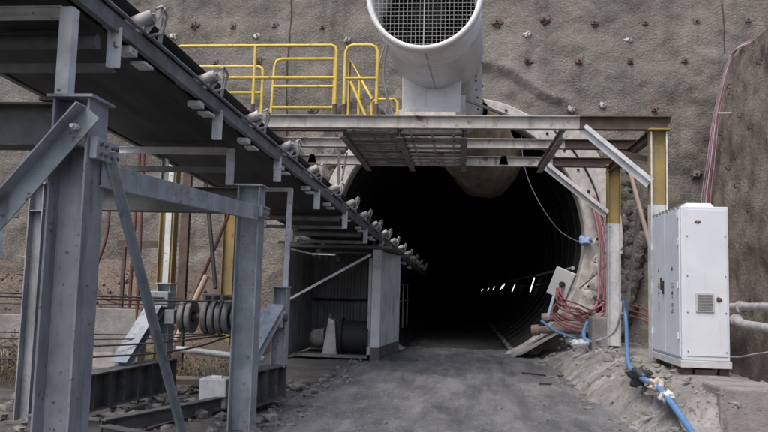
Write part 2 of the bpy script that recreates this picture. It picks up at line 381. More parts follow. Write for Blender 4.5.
for x, z in [(-7.95,9.15),(-6.75,9.1),(-5.5,9.1),(-4.1,9.05),(.85,9.15),(2.15,9.2),(3.52,9.1),(4.9,9.1),(6.25,9.1),(7.6,9.15),
             (1.7,8.02),(3.1,8.0),(4.5,8.0),(5.9,7.98),(-7.2,8.0),(-5.9,8.0),(-4.3,6.6),(5.1,6.65),(6.2,4.9),(-9.6,9.2),(-11,9.2),(-8.6,8)]:
    plate(x, z, 'plate', random.uniform(.065,.09))
for x, z in [(-8.5,8.75),(-6.0,8.75),(-3.35,8.6),(1.68,8.72),(4.45,8.6),(2.9,8.9-2.3),(3.75,6.75)]:
    q = MB(); y = TY-hw_off(x, z)-.03
    q.blob((x, y, z), .085, (1.2, .3, .8), seed=x, rough=1); q.cyl((x, y, z), (x+.05, y-.16, z+.03), .018, n=6); q.build('anchor_stub', 'plaster', hw)
for x, z, xx, zz in [(-5.05,9.9,-5.02,5.6), (6.95,8.2,6.95,12)]:      # construction joint / hanging lead
    q = MB(); q.tube([(x, TY-hw_off(x, z)-.03, z)]+[(x+(xx-x)*t+.02*math.sin(t*9), TY-hw_off(x+(xx-x)*t, z+(zz-z)*t)-.02, z+(zz-z)*t) for t in [i/24 for i in range(1,25)]], .015, 5); q.build('wall_cable', 'wire', hw)

# side wall on the right, battered, flat top
def sw_x(y, z): 
    p = V((0, y, z)); return 5.82+.155*z+.16*fbm(p*.45, 3)+.05*fbm(p*1.6)+.03*noise.noise(p*6)
m = MB()
ysd = [-30,-18,-8]+[-2+.11*i for i in range(0,207)]
zsd = [-.3+.12*i for i in range(0,70)]
m.grid([[V((sw_x(y, z) if y > -3 else 5.82+.155*z, y, z)) for y in ysd] for z in zsd])
ztop = zsd[-1]
m.grid([[V((sw_x(y, ztop)+d if d == 0 else 5.82+.155*ztop+d, y, ztop+(0 if d == 0 else .15+.06*fbm(V((d, y, 1)))))) for y in ysd] for d in (0, .35, 1, 2.5, 6, 14, 40)])
sw = empty('side_wall', (6, 10, 0), 'leaning sprayed concrete side wall right of the white cabinet, streaked brown', 'wall')
m.build('wall_face', 'shot2', sw)
def hook(y, z):
    q = MB(); x = sw_x(y, z); q.tube([(x+.05, y, z), (x-.09, y, z), (x-.13, y+.02, z-.05), (x-.10, y+.05, z-.11), (x-.02, y+.07, z-.08)], .014, 6); q.build('anchor_hook', 'rust', sw)
for y, z in [(18.3,7.3),(19.6,6.9),(18.7,6.1),(19.9,5.9),(17.7,5.6),(19.2,4.9),(18.2,4.3),(17.2,6.9),(16.5,4.9),(17.0,3.6),(20.1,7.2)]: hook(y, z)

# ------------------------------------------------------------------ tunnel
tn = empty('tunnel', (0, TY, 0), 'dark round bored tunnel with pale concrete portal ring', 'tunnel')
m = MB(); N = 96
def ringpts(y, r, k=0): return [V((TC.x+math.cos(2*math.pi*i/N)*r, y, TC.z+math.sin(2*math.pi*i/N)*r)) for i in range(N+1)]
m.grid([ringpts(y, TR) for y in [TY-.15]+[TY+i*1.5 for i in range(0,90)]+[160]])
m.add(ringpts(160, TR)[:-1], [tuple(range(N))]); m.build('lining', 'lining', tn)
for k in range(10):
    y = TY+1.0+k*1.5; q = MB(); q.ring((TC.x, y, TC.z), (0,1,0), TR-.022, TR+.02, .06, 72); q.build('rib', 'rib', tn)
# smooth portal ring with bolt pockets
q = MB(); n = 120
prof = [(TR-.01, TY+.1), (TR-.01, TY-.42), (TR+.03, TY-.47), (TR+.44, TY-.45), (TR+.47, TY-.40), (TR+.47, TY+.1)]
q.grid([[V((TC.x+math.cos(a)*(r+.02*noise.noise(V((a*5,0,r)))), y_, TC.z+math.sin(a)*(r+.02*noise.noise(V((a*5,0,r)))))) for a in [2*math.pi*i/n for i in range(n+1)]] for r, y_ in prof], smooth=False)
q.build('portal_ring', 'ring', tn)
for a in range(-70, 250, 10):
    r = TR+.3; x, z = TC.x+math.cos(R(a))*r, TC.z+math.sin(R(a))*r
    if z > .3: q = MB(); q.cyl((x, TY-.49, z), (x, TY-.43, z), .035, n=8); q.build('ring_bolt', 'dark', tn)
# lumpy plaster at the right haunch, outer flange, rough rock behind
q = MB()
for i in range(22):
    a = R(-48+i*2.3); r = TR+.45+.1*noise.noise(V((i*.4,0,0))); q.blob((TC.x+math.cos(a)*r, TY-.34, TC.z+math.sin(a)*r), .3, (1,.5,1.15), seed=i*.35, rough=.55, n=10)
q.build('plaster_patch', 'plaster', tn)
q = MB(); q.grid([[V((TC.x+math.cos(R(a))*r, yy, TC.z+math.sin(R(a))*r)) for a in range(-5, 52, 3)] for r, yy in ((TR+.5,TY-.05),(TR+.5,TY-.5),(TR+.95,TY-.52),(TR+.97,TY-.05))], smooth=False)
q.build('steel_collar', 'ring', tn)
q = MB()
for i in range(28):
    a = R(-35+i*2.4); r = TR+1.25+.35*noise.noise(V((i*.7,3,0))); q.blob((TC.x+math.cos(a)*r, TY-.12, TC.z+math.sin(a)*r), .33, (1,.6,1), seed=i+50, rough=.8, n=9)
q.build('shotcrete_lip', 'rock', tn)
q = MB()
for i in range(26):
    a = R(115+i*2.6); r = TR+.75+.25*noise.noise(V((i*.5,8,0))); q.blob((TC.x+math.cos(a)*r, TY-.08, TC.z+math.sin(a)*r), .3, (1,.6,1), seed=i+90, rough=.7, n=9)
q.build('shotcrete_lip', 'shot', tn)
# invert kerbs
for sx, x0, x1 in ((1, 1.35, 2.3), (-1, -1.65, -2.55)):
    q = MB(); rows = []
    for k in range(60):
        y = 18.6+k*.5 if sx > 0 else 20.7+k*.5
        rows.append([V((x0-.12*sx*(1 if k else 0), y, -.05)), V((x0, y, .07)), V((x0+.15*sx, y, .12)), V((x1, y, .62+.05*noise.noise(V((0,y,0))))), V((x1+.12*sx, y, .66)), V((x1+.5*sx, y, .6))])
    q.grid(rows, smooth=False, flip=sx < 0); q.build('invert_kerb', 'ledge', tn)

# tube lights deep inside, along the right flank
for k, (x, y, z, d) in enumerate([(2.74,30,1.62,.62),(2.6,38.5,1.6,.5),(2.35,43,1.75,.45),(2.45,47,1.7,.45),(2.35,56,1.65,.5),(2.3,66,1.6,.5),(2.1,78,1.5,.6)]):
    q = MB(); q.cyl((x-.05, y, z), (x+.13*(d/.6), y+.3, z+d*[.9,.7,.6,.55,.5,.4,.35][k]), [.02,.016,.014,.013,.012,.012,.012][k], n=8)
    tag(q.build('tube_light', 'tube'), ['longest lit tube lamp, nearest the tunnel mouth beside the tilted grey box', 'lit tube lamp just left of the longest lamp in the tunnel',
        'middle lit tube lamp, taller than its neighbours deep in the tunnel', 'fourth lit tube lamp from the tunnel mouth', 'fifth lit tube lamp from the tunnel mouth',
        'sixth lit tube lamp from the tunnel mouth', 'farthest and smallest lit tube lamp deep in the dark tunnel'][k], 'lamp', 'tube lamps inside the tunnel')

# ------------------------------------------------------------------ tunnel air duct and fan
fn = empty('ventilation_fan', (-.72, 15.5, 4.6), 'large white cylindrical ventilation fan with square mesh intake above the platform', 'fan')
FZ = 7.10; FR = 1.04
q = MB(); n = 64
def circ(c, ax, r, n=64):
    p, _, s_, u = MB().frame(c, V(c)+V(ax)); return [p+s_*math.cos(2*math.pi*i/n)*r+u*math.sin(2*math.pi*i/n)*r for i in range(n+1)]
fc0, fc1 = V((-.78,13.5,FZ)), V((-.64,17.0,FZ)); ax = (fc1-fc0).normalized()
q.grid([circ(fc0+ax*t, ax, r) for t, r in ((.12,FR-.06),(.06,FR-.05),(.06,FR),(1.1,FR),(1.12,FR+.012),(1.16,FR+.012),(1.18,FR),(3.45,FR),(3.45,FR-.1))])
q.grid([circ(fc0+ax*t, ax, r) for t, r in ((.06,FR-.05),(1.6,FR-.08))], flip=True)
q.build('fan_housing', 'fan', fn)
q = MB(); q.grid([circ(fc0+ax*t, ax, r) for t, r in ((.10,FR-.05),(-.02,FR-.045),(-.06,FR+.0),(-.03,FR+.05),(.10,FR+.055),(.13,FR))]); q.build('intake_rim', 'fan', fn)
q = MB(); q.add(circ(fc0+ax*1.6, ax, FR-.08)[:-1], [tuple(range(64))]); q.build('fan_back', 'dark', fn)
q = MB()
for i in range(-12, 13):
    o = i*.0785; h = math.sqrt(max(0, (FR-.05)**2-o*o)); wd = .02 if i == 0 else .006
    c = fc0+ax*.05
    q.bar(c+V((o,0,-h)), c+V((o,0,h)), wd, wd); q.bar(c+V((-h,.011,o)), c+V((h,.011,o)), .006, .006)
q.build('intake_mesh', 'meshg', fn)
q = MB(); q.cyl(fc0+ax*1.0, fc0+ax*1.5, .33, n=24)
for i in range(8):
    a = 2*math.pi*i/8; q.bar(fc0+ax*1.3+V((math.cos(a)*.3,0,math.sin(a)*.3)), fc0+ax*1.35+V((math.cos(a)*.95,0,math.sin(a)*.95)), .22, .02, up=(math.sin(a),.6,-math.cos(a)))
q.build('impeller', 'dark', fn)
q = MB(); q.tube([fc0+ax*.2+V((0.02,0,-FR-.006)), fc0+ax*3.4+V((.02,0,-FR-.006))], .012, 6); q.build('weld_seam', 'vent', fn)
q = MB(); q.add([(-1.36,16.3,4.7),(-.10,16.3,4.7),(-.10,17.3,4.7),(-1.36,17.3,4.7),(-1.40,16.3,6.6),(-.08,16.3,6.6),(-.08,17.3,6.6),(-1.40,17.3,6.6)],
                [(0,3,2,1),(0,1,5,4),(1,2,6,5),(2,3,7,6),(3,0,4,7)]); q.box((-1.3,16.22,5.5),(-.1,16.296,5.6))
q.build('pedestal', 'fan', fn, bevel=.02)
q = MB(); q.box((-1.2,15.2,5.0),(-.12,16.1,5.12)); q.box((-1.1,15.3,4.6),(-1.0,15.4,4.999)); q.box((-.3,15.3,4.6),(-.2,15.4,4.999)); q.build('mounting_shelf', 'fan', fn)
# bend down to the tunnel crown
q = MB(); path = smooth_path([(-.64,17.0,FZ),(-.62,17.5,FZ-.03),(-.55,18.3,6.75),(-.48,18.85,6.2),(-.42,19.2,5.75),(-.3,19.4,5.3)], 8); pr = []
u = V((1,0,0))
for i, p in enumerate(path):
    d = (path[min(i+1,len(path)-1)]-path[max(i-1,0)]).normalized(); s_ = (u-d*u.dot(d)).normalized(); t_ = d.cross(s_)
    r = FR*(.98-.12*i/len(path))*(1+.008*math.sin(i*2.6)); pr.append([p+s_*math.cos(2*math.pi*k/48)*r+t_*math.sin(2*math.pi*k/48)*r for k in range(49)])
q.grid(pr); nf = len(q.f)
for i in range(2, len(path)-2, 4):
    for k in range(0, 48, 4): q.blob(pr[i][k], .03, seed=k, rough=0, n=4)
o = q.build('duct_bend', ['silver','dark'], fn)
for p in o.data.polygons[nf:]: p.material_index = 1
q = MB(); q.tube(smooth_path([(-1.5,14.3,6.5),(-1.62,14.6,5.9),(-1.5,14.8,5.3),(-1.2,15,4.7)], 6), .02, 6); q.tube(smooth_path([(-1.55,14.3,6.5),(-1.75,14.6,5.8),(-1.6,14.9,5.2),(-1.3,15,4.7)], 6), .018, 6)
q.build('power_lead', 'vent', fn)

du = empty('air_duct', (.6, 21, 5.3), 'tan fabric air duct hanging under the tunnel crown behind the platform beams', 'air duct')
q = MB(); path = [V(p) for p in smooth_path([(-.15,18.9,6.0),(.1,19.4,5.65),(.4,20.0,5.42),(.6,20.9,5.3),(.62,21.8,5.36),(.66,22.8,5.42),(.7,23.6,5.5)], 8)]; rows = []
for i, p in enumerate(path):
    d = (path[min(i+1,len(path)-1)]-path[max(i-1,0)]).normalized(); s_ = (u-d*u.dot(d)).normalized(); t_ = d.cross(s_)
    row = []
    for k in range(49):
        a = 2*math.pi*k/48; r = (.8+.17*min(1,i/14))*(1+.13*noise.noise(V((math.cos(a)*2, p.y*1.4, math.sin(a)*2)))+.04*noise.noise(V((math.cos(a)*5, p.y*4, math.sin(a)*5))))
        row.append(p+s_*math.cos(a)*r+t_*math.sin(a)*r)
    rows.append(row)
q.grid(rows); q.build('duct_fabric', 'tan', du)
q = MB(); rows = []
for k in range(20):
    t = k/19; rows.append([V((-1.0+t*1.1, 20.0+.25*j/4+.08*noise.noise(V((t*4,j,0))), 5.42-.32*math.sin(t*3.1)-.1*j/4+.05*noise.noise(V((t*7,j*.8,3)))-.12*t)) for j in range(5)])
q.grid(rows); q.grid([[p+V((0,.01,-.03)) for p in r] for r in rows], flip=True); q.build('torn_flap', 'tan', du)

# ------------------------------------------------------------------ platform
pf = empty('platform', (-1, 14.2, 0), 'raised steel service platform on yellow posts across the tunnel mouth', 'platform')
PT = 4.55; YN, YM, YR = 12.5, 14.3, 16.2; XL, XR = -5.3, 3.36
def beam(x0, x1, y, z, m_, h=.22): q = MB(); q.ibeam((x0,y,z),(x1,y,z), h, .16); q.build('beam', m_, pf)
beam(XL, 1.9, YN, PT-.11, 'dwhite'); beam(1.904, XR, YN, PT-.11, 'rust')
beam(XL, 1.9, YM, PT-.12, 'dwhite', .18); beam(1.904, 3.3, YM, PT-.12, 'rust', .18)
beam(XL, 1.9, YR, PT-.14, 'dwhite', .2); beam(1.904, 3.35, YR, PT-.14, 'rust', .2)
for x in (-4.9, -3.47, -2.07, -1.1, 0, 1.63, 3.08):
    q = MB(); q.ibeam((x, YN+.09, PT-.285), (x, YR+.1, PT-.285), .15, .11); q.build('cross_beam', 'rust' if x > 3 else 'grime', pf)
for y in (13.4, 15.2):
    q = MB(); q.channel((-5.2,y,PT-.2),(-3.5,y,PT-.2), .14, .06); q.build('joist', 'dwhite', pf)
    q = MB(); q.channel((-2.0,y,PT-.2),(.05,y,PT-.2), .14, .06); q.build('joist', 'dsteel', pf)
for x0, x1, st in ((-2.04,-1.13,.165),(-1.07,-.03,.42)):
    q = MB(); y = YN+.14
    while y < YR+.05: q.bar((x0,y,PT-.262),(x1,y,PT-.262), (.12 if st < .2 else .15), .03); y += st
    for xx in (x0+.15,(x0+x1)/2,x1-.15): q.bar((xx,YN+.1,PT-.238),(xx,YR,PT-.238), .04, .016)
    q.build('grating', 'grate' if st < .2 else 'dwhite', pf)
q = MB(); y = YN+.1
while y < YR: q.bar((-2.1,y,PT+.012),(.06,y,PT+.012), .05, .02); y += .11
q.build('deck', 'grate', pf)
q = MB()
y = YN+.1
while y < YR: q.bar((-5.25,y,PT+.012),(-3.52,y,PT+.012), .06, .02); y += .1
q.build('grating', 'grate', pf)
q = MB(); q.box((-4.9,YN+.7,PT-.1),(-2.2,YN+.86,PT-.06)); q.build('red_channel', 'redrod', pf)
for x, y, z0 in ((3.15,YN,.62),(3.15,YR-.1,.55),(-5.06,YN,-.05),(-5.1,YR-.1,-.05)):
    q = MB(); top = PT-.24
    q.ibeam((x,y,z0),(x,y,top), .26, .2, .016, .012, up=(1,0,0)); q.box((x-.17,y-.17,top),(x+.17,y+.17,top+.02)); q.box((x-.18,y-.18,z0),(x+.18,y+.18,z0+.02))
    if x > 0:
        q2 = MB(); q2.ibeam((x,y,z0+.02),(x,y,3.1), .264, .204, .018, .014, up=(1,0,0)); q2.build('column', 'galv', pf)
        q = MB(); q.ibeam((x,y,3.104),(x,y,top), .26, .2, .016, .012, up=(1,0,0)); q.box((x-.17,y-.17,top),(x+.17,y+.17,top+.02))
    c = q.build('column', 'yelcol', pf)
q = MB(); q.box((-5.10,YN-.05,1.2),(-5.0,YN-.012,4.1)); q.build('column_strip', 'galv', pf)
q = MB(); q.box((3.018,YN-.108,.7),(3.04,YN-.1,4.28)); q.build('column_strip', 'galv', pf)
q = MB(); q.box((3.26,YN-.108,.7),(3.282,YN-.1,4.28)); q.build('column_strip', 'galv', pf)
for p, r in (((1.95,YN-.02,PT-.2),(3.02,YN-.02,3.45)), ((1.75,YR-.15,PT-.25),(3.0,YR-.15,3.3)),((-3.4,YR-.15,PT-.25),(-4.95,YR-.15,3.2))):
    q = MB(); q.channel(p, r, .17, .07, .01, up=(0,1,0)); q.extrude([(-.09,-.008),(.09,-.008),(.09,0),(-.09,0)], p, r, up=(0,1,0)); q.build('knee_brace', 'galv', pf)
q = MB(); q.angle((3.08,YN+.12,PT-.75),(2.6,YN+1.6,PT-.3), .1); q.build('brace', 'rust', pf)
for x in (-1.22, -.02):
    q = MB(); q.bar((x-.04 if x<-1 else x,YN+.02,PT),(x-.1 if x<-1 else x,YN+.02,PT+.36), .07, .05); q.build('stub_post', 'dsteel', pf)
q = MB(); q.bar((.0,YN+.05,PT+.3),(1.3,YN+.9,PT+.02), .04, .04); q.build('stay', 'dsteel', pf)
q = MB(); q.box((-1.05,YN+.1,PT+.025),(-.15,YN+.16,PT+.1)); q.build('sill_bar', 'dwhite', pf)
q = MB()
for x, y in ((-3.3,YR-.2),(.85,YR-.2)): q = MB(); q.add([(x-.1,y,PT-.24),(x+.1,y,PT-.24),(x+.05,y,PT-.05),(x-.05,y,PT-.05)], [(0,1,2,3),(3,2,1,0)]); q.build('gusset_plate', 'yelcol', pf)
# railings
def hoop(x0, x1, y, z0, z1, r=.027, c=.09):
    return [(x0,y,z0),(x0,y,z1-c),(x0+c*.3,y,z1-c*.3),(x0+c,y,z1),(x1-c,y,z1),(x1-c*.3,y,z1-c*.3),(x1,y,z1-c),(x1,y,z0)]
def railing(parts, sock=()):
    q = MB()
    for p in parts: q.tube(p, .029, 8)
    o = q.build('guard_rail', 'yellow', pf)
    if sock:
        for x, y in sock: s_ = MB(); s_.cyl((x,y,PT),(x,y,PT+.2), .04, n=10); s_.build('post_socket', 'rust', o)
zt = PT+1.24
railing([hoop(-5.1,-2.22,YN,PT,zt), [(-5.1,YN,PT+.67),(-2.22,YN,PT+.67)], [(-3.66,YN,PT),(-3.66,YN,zt)]], [(-3.66,YN),(-2.22,YN),(-5.1,YN)])
railing([hoop(-2.06,-1.5,YN,PT,zt,c=.12), [(-2.06,YN,PT+.66),(-1.5,YN,PT+.66)]], [(-2.06,YN),(-1.5,YN)])
YB = 13.4
railing([hoop(-5.08,-3.76,YB,PT,PT+1.14), [(-5.08,YB,PT+.64),(-3.76,YB,PT+.64)]])
railing([[(-3.58,YB,PT),(-3.54,YB,PT+1.16),(-3.50,YB,PT+1.25),(-3.4,YB,PT+1.28),(-2.4,YB,PT+1.28)], [(-3.56,YB,PT+.76),(-2.4,YB,PT+.76)], [(-2.4,YB,PT),(-2.4,YB,PT+1.28)], [(-3.58,YB,PT+.36),(-2.4,YB,PT+.36)]])
railing([[(-2.12,YB,PT),(-2.12,YB,PT+1.26),(-1.67,YB-.1,PT+.5)], [(-2.1,YB,PT+.85),(-1.75,YB-.1,PT+.1)], [(-1.93,YB,PT),(-1.93,YB,PT+.9)], [(-1.69,YB,PT),(-1.69,YB,PT+.44),(-1.62,YB,PT+.52),(-1.28,YB,PT+.52),(-1.22,YB,PT+.45),(-1.22,YB,PT)]])
# two rods that hang from the platform and steady the conveyor
q = MB(); q.bar((-2.4,YM-.1,PT-.3),(-2.38,YM-.1,2.9), .05, .05); q.build('hanger_rod', 'rail', pf)
q = MB(); q.bar((-2.28,YM+.1,PT-.3),(-2.48,YM+.1,2.92), .06, .03); q.build('hanger_rod', 'wood', pf)

# ------------------------------------------------------------------ conveyor
cv = empty('conveyor', (-2.6, 5, 0), 'long inclined belt conveyor running from upper left down into the tunnel', 'conveyor')
def cx(y): return -2.9+.0595*y
def cz(y): return 3.84-.066*y
Y0, Y1, WD = -1.0, 27, 1.6
def cp(y, dx=0, dz=0): return V((cx(y)+dx, y, cz(y)+dz))
for s_, fl in ((0, 1), (-WD, -1)):
    q = MB(); q.channel(cp(Y0,s_,.06), cp(Y1,s_,.06), .12, .055, .008, flip=-fl); q.build('stringer', 'rail', cv)
    q = MB(); q.tube([cp(Y0, s_+(.02 if fl>0 else -.02),.145), cp(Y1,s_+(.02 if fl>0 else -.02),.145)], .016, 6); q.build('rail_tube', 'rail', cv)
q = MB(); prof = [(-.05,.33),(-.08,.31),(-.33,.19),(-.52,.125),(-1.08,.125),(-1.27,.19),(-1.52,.31),(-1.55,.33),(-1.52,.325),(-1.26,.205),(-1.08,.14),(-.52,.14),(-.34,.205),(-.08,.325)]
prof = [(a, b) for a, b in prof]
rows = [[cp(y, a, b) for a, b in prof+[prof[0]]] for y in [Y0+i*.5 for i in range(int((Y1-Y0)/.5)+1)]]
q.grid(rows); q.build('carrying_belt', 'belt', cv)
q = MB(); rows = [[cp(y, -.1-1.4*t, .005-.035*math.sin(math.pi*t)+.006*math.sin(y*3.1)*math.sin(6*t)) for t in [i/10 for i in range(11)]] for y in [Y0+i*.25 for i in range(int((Y1-Y0)/.25)+1)]]
q.grid(rows); q.grid([[p+V((0,0,.014)) for p in r] for r in rows], flip=True); q.build('return_belt', 'belt', cv)
for k in range(24):
    y = 2.85+k*1.35
    if y > 26.5: break
    r_ = MB(); jx, jz = .012*math.sin(k*7.3), .012*math.cos(k*5.1); a, b = cp(y+jx,.085+jx,.275+jz), cp(y-jx,-.3,.11); r_.cyl(a, b, .053, n=16); r_.cyl(cp(y,.10,.283), a, .018, n=8)
    if y > 24: r_ = MB(); r_.cyl(a, b, .06, n=8)
    ro = r_.build('roller', 'roller', cv)
    br = MB()
    br.extrude([(0,0),(.05,0),(.05,.008),(0,.008)], cp(y+.03,.05,.13), cp(y+.03,.19,.34), up=(0,1,0))
    br.tube([cp(y+.08,.03,.13), cp(y+.10,.13,.16), cp(y+.10,.17,.30), cp(y+.02,.16,.35), cp(y-.02,.13,.31)], .014, 6)
    br.extrude([(-.035,-.005),(.035,-.005),(.035,.005),(-.035,.005)], cp(y+.14,.10,.10), cp(y+.13,.12,.30), up=(1,0,0))
    br.build('roller_bracket', 'roller', ro)
    if y < 24:
        fb = MB(); fb.channel(cp(y,.03,.16), cp(y,-WD-.03,.16), .05, .05); fb.box(cp(y-.12,-.13,-.075), cp(y+.02,-.02,-.015)); fb.box(cp(y+.12,-.13,-.08), cp(y+.3,-.02,-.045)); fb.build('idler_base', 'galv', cv)
        l = MB(); l.cyl(cp(y,-WD-.125,.30), cp(y,-WD+.3,.11), .07, n=10); l.build('roller', 'galv', cv)
for k in range(9):
    y = 3.2+k*2.05
    h = MB(); h.extrude([(0,0),(.09,0),(.09,.012),(.012,.012),(.012,.05),(0,.05)], cp(y,-.07,-.27), cp(y,-.07,.04), up=(0,-1,0)); ho = h.build('return_hanger', 'galv', cv)
    h = MB(); h.extrude([(0,0),(.09,0),(.09,.012),(.012,.012),(.012,.05),(0,.05)], cp(y,-WD+.03,-.27), cp(y,-WD+.03,.04), up=(0,-1,0)); h.build('return_hanger', 'galv', cv)
    if k not in (1,) and y < 12: continue
    h = MB(); h.channel(cp(y+.03,-.05,-.25), cp(y+.03,-WD+.02,-.25), .06, .05); h.build('cross_bar', 'rail', cv)
    h = MB(); h.cyl(cp(y-.08,-.12,-.1), cp(y-.08,-WD+.1,-.1), .055, n=12); h.build('return_roller', 'rail', cv)

# ------------------------------------------------------------------ blue-grey support frames
sf = empty('support_frame', (-2.4, 6.5, 0), 'blue-grey painted steel I-beam columns and braces carrying the conveyor', 'frame')
def column(x, y, z0, z1, h=.27, b=.28, m_='steel'):   # flanges face +-X
    q = MB(); q.ibeam((x,y,z0),(x,y,z1), h, b, .016, .011, up=(1,0,0)); o = q.build('column', m_, sf, bevel=.003)
    q = MB(); q.box((x-h/2-.03,y-b/2-.03,z1),(x+h/2+.03,y+b/2+.03,z1+.018)); q.build('cap_plate', m_, o)
    q = MB(); q.box((x-h/2-.06,y-b/2-.06,z0-.02),(x+h/2+.06,y+b/2+.06,z0+.012)); q.build('base_plate', 'dsteel', o)
    q = MB()
    for zz in (z1-.32,): 
        for sy in (-1, 1): q.box((x-h/2+.017, y+sy*.008, zz), (x+h/2-.017, y+sy*(b/2-.01), zz+.012))
    q.build('stiffener', m_, o); return o
column(-2.52, 4.64, .0, 2.81, .25, .26, 'steelp'); column(-5.05, 4.67, 0, 2.80)
column(-2.42, 8.38, .0, 2.75, .26, .25); column(-4.98, 8.38, 0, 2.74, .18, .2, 'steelp')
def xb(y, z, m_='dsteel'): 
    q = MB(); q.ibeam((-4.88,y,z-.15),(-2.64 if y < 5 else -2.55,y,z-.15), .29, .2); q.build('cross_beam', m_, sf, bevel=.003)
xb(4.67, 2.80); xb(8.38, 2.74)
q = MB(); q.channel((-9.5,8.45,2.6),(-5.25,8.4,2.46), .24, .08); q.build('tie_beam', 'dsteel', sf)
def tb(p, r, h, b, m_='steel', up=(0,0,1), flip=1, name='brace'):
    q = MB(); q.channel(p, r, h, b, .01, up=up, flip=flip); q.build(name, m_, sf, bevel=.002)
# brace across frame 1, plane just in front of column
q = MB(); q.angle(P(86,106,Y=4.48),P(86,106,Y=4.48)+(P(0,203,Y=4.48)-P(86,106,Y=4.48))*3.2, .13, .012, up=(0,-1,0), fx=-1, fy=1); q.build('brace', 'steel', sf, bevel=.002)
q = MB(); q.channel((-2.375,4.7,2.335),(-2.285,8.3,2.44), .16, .05, .01, flip=-1); q.build('strut', 'steel', sf, bevel=.002)
q = MB(); q.angle((-2.37,4.72,2.5),(-2.42,6.75,.02), .058, .01, up=(1,0,0)); q.build('brace', 'steel', sf, bevel=.002)
for y, z in ((4.69,2.42),(8.38,2.40)):
    q = MB(); q.box((-2.393,y-.15,z),(-2.345,y+.17,z+.14)) if y < 5 else q.box((-2.288,y-.15,z),(-2.24,y+.16,z+.13)); q.build('gusset_plate', 'steel', sf, bevel=.003)
for x, y, z in ((-2.44,4.46,2.6),):
    q = MB(); q.cyl((x,y,z),(x,y-.05,z), .022, n=6); q.cyl((x,y-.05,z),(x,y-.08,z), .013, n=6); q.build('bolt', 'galv', sf)
# posts and saddle bars between frames and conveyor
for x, y, z0, z1, w_ in ((-2.66,4.67,2.82,3.46,.09),(-2.7,8.42,2.76,3.2,.075)):
    q = MB(); q.ibeam((x,y,z0),(x,y,z1), w_, w_*.9, .008, .007, up=(1,0,0)); q.box((x-w_/2-.001,y-w_/2-.004,z0),(x+w_/2+.001,y-w_/2,z1)); q.build('post', 'galv', sf, bevel=.002)
    q = MB(); q.box((x-.12,y-.1,z0-.012),(x+.09,y+.1,z0+.006)); q.build('base_plate', 'rust', sf)
    q = MB(); q.ibeam((x-.05,y,z1+.035-.06),(x-1.72,y,z1+.035-.06), .08, .06, .008, .007); q.build('saddle_bar', 'galv', sf)
    q = MB(); q.bar((x-1.5,y,z0),(x-1.5,y,z1-.06), .07, .07); q.build('post', 'galv', sf)
q = MB(); q.bar((-2.75,8.6,2.98),(-4.1,8.6,2.98), .08, .06); q.build('saddle_bar', 'rail', sf)

# ------------------------------------------------------------------ rope sheave stand
rs = empty('rope_sheave_stand', (-3.3, 10, 0), 'grimy steel stand with a row of rope sheaves between two blue-grey posts', 'winch stand')
def girder(p, r, h, b):
    p, r = V(p), V(r); q = MB(); q.ibeam(p, r, h, b, .018, .012)
    d = (r-p); n = max(2, int(d.length/.3)); s_ = d.normalized().cross(V((0,0,1)))
    for i in range(n+1):
        c = p+d*(i/n)*.98+d*.01
        q.extrude([(-b/2+.01,-h/2+.02),(b/2-.01,-h/2+.02),(b/2-.01,h/2-.02),(-b/2+.01,h/2-.02)], c, c+d.normalized()*.012)
    return q.build('base_girder', 'dsteel', rs)
girder((-4.45,8.3,.31),(-4.1,10.45,.34), .44, .26); girder((-2.70,9.55,.3),(-2.52,10.5,.3), .46, .24)
for x, y, z0 in ((-4.2,10.42,.61),(-2.52,10.45,.5)):
    q = MB(); q.ibeam((x,y,z0),(x,y,1.6), .2, .22, .014, .012, up=(1,0,0)); q.box((x-.12,y-.13,1.6),(x+.12,y+.13,1.62)); q.build('upright', 'steel', rs, bevel=.003)
for a, b in (((-4.27,10.28,1.3),(-4.36,9.4,.55)),((-2.54,10.32,1.32),(-2.72,9.35,.56))):
    q = MB(); q.ibeam(a, b, .12, .24, .012, .01); q.build('raking_strut', 'steel', rs, bevel=.002)
q = MB(); q.cyl((-4.3,10.3,1.15),(-2.4,10.35,1.18), .05, n=12); q.build('shaft', 'dsteel', rs)
for a, b in (((-4.40,10.2,1.28),(-4.08,10.5,1.5)),((-4.12,10.2,1.05),(-3.98,10.4,1.25)),((-2.75,10.2,1.05),(-2.45,10.4,1.3))): q = MB(); q.box(a, b); q.build('bearing_block', 'steel', rs, bevel=.01)
for x in (-3.86,-3.76,-3.53,-3.43,-3.33,-3.23):
    y = 10.3
    q = MB(); r0 = .225
    rows = []
    for dx, r in ((-.02,.08),(-.03,r0-.05),(-.042,r0-.02),(-.036,r0),(-.022,r0+.008),(0,r0+.002),(.022,r0+.008),(.036,r0),(.042,r0-.02),(.03,r0-.05),(.02,.08)):
        rows.append([V((x+dx, y+math.cos(a)*r, 1.16+math.sin(a)*r)) for a in [2*math.pi*i/40 for i in range(41)]])
    q.grid(rows); q.build('sheave', 'sheave', rs)
q = MB(); q.cyl((-3.16,10.3,1.16),(-2.98,10.3,1.16), .16, .11, n=20); q.cyl((-2.98,10.3,1.16),(-2.9,10.3,1.16), .08, n=12); q.build('hub', 'sheave', rs)
q = MB()
for x in (-3.5,-3.38,-3.26): q.box((x-.02,10.05,1.40),(x+.02,10.5,1.46))
q.box((-3.6,10.25,1.44),(-3.1,10.33,1.48)); q.build('rope_guard', 'dsteel', rs)
# light frame that carries the belt above the stand
q = MB(); q.bar((-2.47,10.45,1.62),(-2.45,10.45,3.0), .07, .05); q.bar((-2.42,10.45,2.99),(-3.9,10.45,2.99), .06, .05); q.build('post', 'galv', rs)
